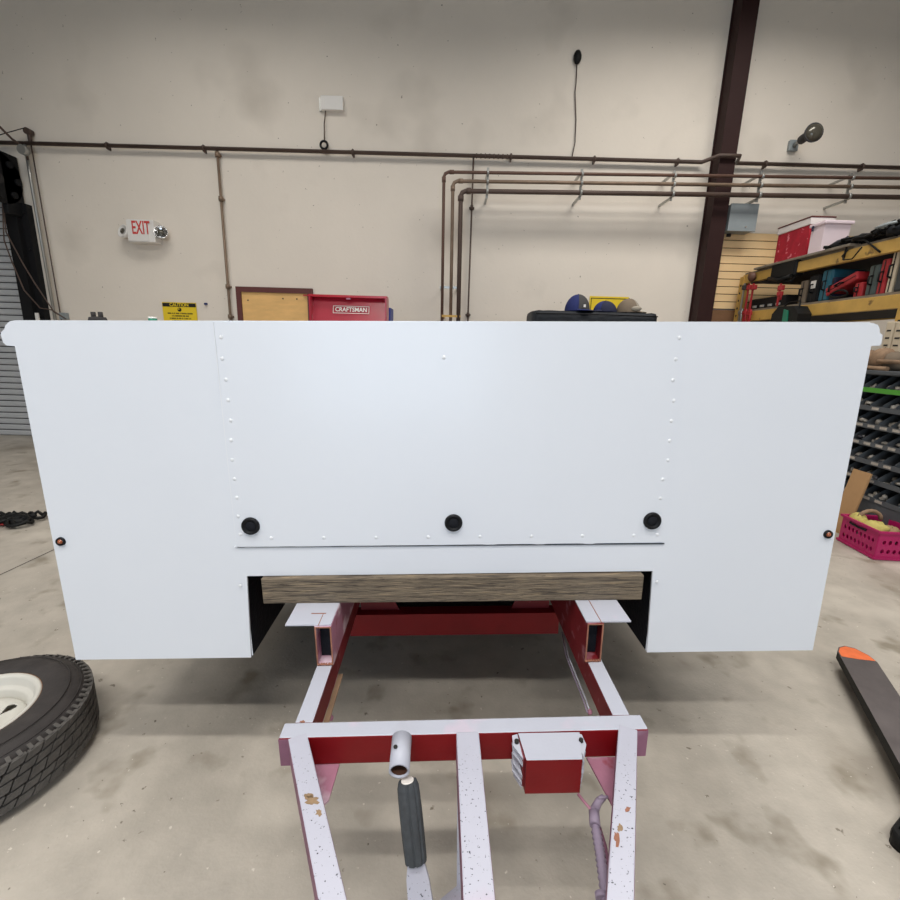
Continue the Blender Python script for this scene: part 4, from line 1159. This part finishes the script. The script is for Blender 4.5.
# junction box on crossbar
jb = B(); jx0, jx1, jy0, jy1 = .146, .262, -.414, -.347
jb.cur = 0; jz1, jz0 = .066, -.020
vs = [(jx0, jy0, jz1), (jx1, jy0, jz1), (jx1 + .014, jy1, jz1), (jx0 - .006, jy1, jz1)]
lo = [(v[0], v[1], jz0) for v in vs]
jb.add(vs, [(0, 1, 2, 3)]); jb.cur = 1; jb.add(vs + lo, [(0, 4, 5, 1), (1, 5, 6, 2), (2, 6, 7, 3), (3, 7, 4, 0), (4, 7, 6, 5)])
jo = jb.build('battery_box', [MWTOPC, MRED], fr)
for s in (-1, 1):
    xs = jx0 - .010 if s < 0 else jx1 + .008
    b = B()
    zz = [(.064, 1.0), (.052, .5), (.046, 1.0), (.020, .95), (.014, .5), (.0, 1.0), (-.012, .7)]
    for k, (z, wv) in enumerate(zz):
        b.prism([(xs - s * .002, jy1), (xs + s * .010 * wv, jy1 - .004), (xs + s * .012 * wv, jy1 - .030), (xs - s * .004, jy0 + .006)], z - .004, z, 'z')
    b.build('hinge_flange', MWTOPC, jo)
    B().box(*(sorted((xs - s * .010, xs - s * .004))), jy0 + .012, jy1, jz0 + .006, jz1 - .006).build('side_plate', MREDD, jo)
    B().tube([(xs + s * .003, jy1 - .022, .064), (xs + s * .003, jy1 - .022, .070)], .005, 8).build('bolt', MINK, jo)
# flexible cable conduit on the right
def lZ(px, py, z):
    o_ = TI @ Vector((0, 0, H)); d_ = TI.to_3x3() @ ray(px, py); return o_ + d_ * ((z - o_.z) / d_.z)
main = [lZ(x, y, z) for x, y, z in ((594, 808, -.02), (596, 830, -.025), (600, 852, -.03), (603, 875, -.035), (607, 905, -.04), (612, 940, -.04))]
cb = thing('wiring_harness', 'pinkish grey corrugated cable harness beside the right tongue beam', 'cable', OR, TR)
pts = []; rrs = []
for i in range(len(main) - 1):
    for k in range(8):
        f_ = k / 8; pts.append(main[i].lerp(main[i + 1], f_)); rrs.append(.0076 + .0028 * (k % 2) * (1 if i >= 1 else 0))
B().tube(pts, .009, 12, rr=rrs).build('corrugated_sleeve', MCABLE, cb)
B().tube([lZ(604, 797, -.008), lZ(599, 801, -.012), lZ(595, 809, -.02)], .0075, 10, rr=[.006, .0075, .009]).build('branch', MCABLE, cb)
B().tube([lZ(578, 794, -.018), lZ(586, 804, -.02), lZ(594, 813, -.022)], .003, 8).build('wire', MPINK, cb)
B().tube([lZ(598, 826, -.03), lZ(604, 845, -.035), lZ(608, 870, -.04), lZ(611, 905, -.045)], .0055, 8).build('wire', MPURP, cb)
B().tube([lZ(594, 812, -.02), lZ(595, 826, -.022)], .0105, 12).build('tape_wrap', MCABLE, cb)
B().tube([lZ(601, 893, -.036), lZ(602, 899, -.037)], .0112, 12).build('cable_tie', MCABLE, cb)
B().tube([lZ(598, 798, -.004), lZ(608, 797, -.004)], .003, 6).build('cable_tie', MCABLE, cb)
# hanging thin wires left and right behind crossbar
for lab, pl_, mt2 in (('thin pale wires hanging inside the left frame rail', [(345, 632, .22), (341, 655, .10), (335, 685, -.05), (331, 705, -.14), (331, 718, -.18)], MPINK),
                      ('thin pale wire hanging inside the right frame rail', [(564, 632, .22), (568, 655, .10), (577, 678, -.02), (586, 700, -.12), (590, 712, -.18)], MWTOPC)):
    o_ = thing('hanging_wires', lab, 'wire', OR, TR)
    P_ = [lY(x, y, yy) for x, y, yy in pl_]
    P_[0].z += .0
    B().tube(P_, .0022, 6).build('wire', mt2, o_)
    B().tube([p + Vector((-.007, 0, 0)) for p in P_], .0022, 6).build('wire', MCABLE if True else mt2, o_)
    B().blob(P_[-1], .006, .006, .008, 8, .2).build('knot', MPINK, o_)
# inner pale flange of the left rail (angle iron)
B().box(-.3225, -.309, -.300, -.06, ZB - .004, ZB).build('rail_angle', MBAGS, fr)
# axle and wheels
B().tube([(-.98, 1.41, -.10), (.98, 1.41, -.10)], .03, 12).build('axle', MFORKS, fr)
for x in (LXR, RXR): B().box(x - .02, x + .02, 1.30, 1.52, -.10, ZB).build('spring_hanger', MFORKS, fr)
for s in (-1, 1):
    zc = (-.4221 + .31) + (-.0262 * s * .85) * 1.0
    Mx = Matrix.Translation((s * .85, 1.41, zc)) @ Matrix.Rotation(PI / 2, 4, 'Y')
    wv = B().lathe([(.16, -.09), (.20, -.10), (.29, -.095), (.31, -.07), (.31, .07), (.29, .095), (.20, .10), (.16, .09)], 40, Mx).build('wheel', MRUB, fr)
    B().lathe([(0, -.03), (.10, -.03), (.155, -.085), (.165, -.09)], 30, Mx).build('hub', MRIM, wv)
    B().lathe([(0, .03), (.10, .03), (.155, .085), (.165, .09)], 30, Mx).build('hub', MRIM, wv)

# jack handle lever with rubber grip (parking lever)
lv = thing('jack_lever', 'white lever with a dark ribbed rubber grip below the socket tube', 'lever', OR, TR)
g0, g1 = lY(407.5, 781, -.415), lY(416, 861, -.470)
l1 = lY(421, 905, -.50); l2 = Vector((.006, -.56, -.25))
dd = (g1 - g0); nseg = 14
pts = [g0 + dd * (i / nseg) + Vector((0, 0, 0)) for i in range(nseg + 1)]
ax = dd.normalized(); sx_ = Vector((1, 0, 0)); sx_ = (sx_ - ax * sx_.dot(ax)).normalized(); sy_ = ax.cross(sx_)
b = B(); vs = []; fs = []; NK = 40
for i in range(nseg + 1):
    f_ = i / nseg; rad = .0222 + .0014 * math.sin(f_ * PI) - (.003 if i in (0,) else 0)
    c = g0 + dd * f_
    for k in range(NK):
        a = 2 * PI * k / NK; rk = rad * (1 - .13 * (1 if (k % 5) == 0 else 0))
        vs.append(c + sx_ * math.cos(a) * rk + sy_ * math.sin(a) * rk * .85)
for i in range(nseg):
    for k in range(NK): fs.append((i * NK + k, i * NK + (k + 1) % NK, (i + 1) * NK + (k + 1) % NK, (i + 1) * NK + k))
fs.append(tuple(reversed(range(NK)))); fs.append(tuple(nseg * NK + k for k in range(NK)))
b.add(vs, fs); gr = b.build('rubber_grip', MGRIP, lv)
B().tube([g0 - ax * .0025, g0 + ax * .004], .013, 16).build('grip_end', MWPL, gr)
b = B(); up = Vector((0, 0, 1))
seq = [g1 - ax * .004, g1 + ax * .03, l1, l1 + (l1 - g1) * .6 + Vector((0, .03, -.03)), Vector((.028, -.40, -.30)), Vector((.028, -.345, -.02))]
wds = [.016, .0225, .025, .026, .024, .022]
vs = []; fs = []
for c, w_ in zip(seq, wds):
    for (u_, v_) in ((-1, -.35), (1, -.35), (1, .35), (-1, .35)): vs.append(c + Vector((w_ * u_, 0, 0)) + sy_ * (w_ * v_ * .7))
for i in range(len(seq) - 1):
    for k in range(4): fs.append((i * 4 + k, i * 4 + (k + 1) % 4, (i + 1) * 4 + (k + 1) % 4, (i + 1) * 4 + k))
fs.append((3, 2, 1, 0)); fs.append(tuple(len(vs) - 4 + k for k in range(4)))
b.add(vs, fs); b.build('lever_arm', MWTOP, lv)

# ------------------------------------------------------------------ ceiling strip fixtures (outside the frame; back-wall row added as fill)
ROWN = {-0.35: 'in the row above the trailer tongue', -2.0: 'in the row just behind the camera', -5.2: 'in the row nearest the bay door', 3.6: 'in an added row that brightens the beige back wall'}
for (x, y) in LIGHTS:
    sd = 'left one' if x < -3 or (y == 3.6 and x < 0) else ('right one' if x > 1 else 'middle one')
    t = thing('ceiling_strip_light', 'ceiling strip light, ' + sd + ' ' + ROWN[y], 'light', (x, y, LZ), group='ceiling strip lights')
    kk = 5.0 if y > 3 else 1.0
    B().prism([(a_ * kk, b_) for a_, b_ in [(-.12, -.06), (-.06, .03), (.06, .03), (.12, -.06), (.10, -.06), (.05, .015), (-.05, .015), (-.10, -.06)]], -1.5, 1.5, 'x').build('reflector', MEBOX, t)
    for yy in (-.05 * kk, .05 * kk): B().tube([(-1.42, yy, -.03), (1.42, yy, -.03)], .013, 8).build('tube', MTUBE, t)
    for xx in (-1.2, 1.2): B().tube([(xx, 0, .03), (xx, 0, ZC - LZ)], .006, 6).build('hanger', MSTEEL, t)
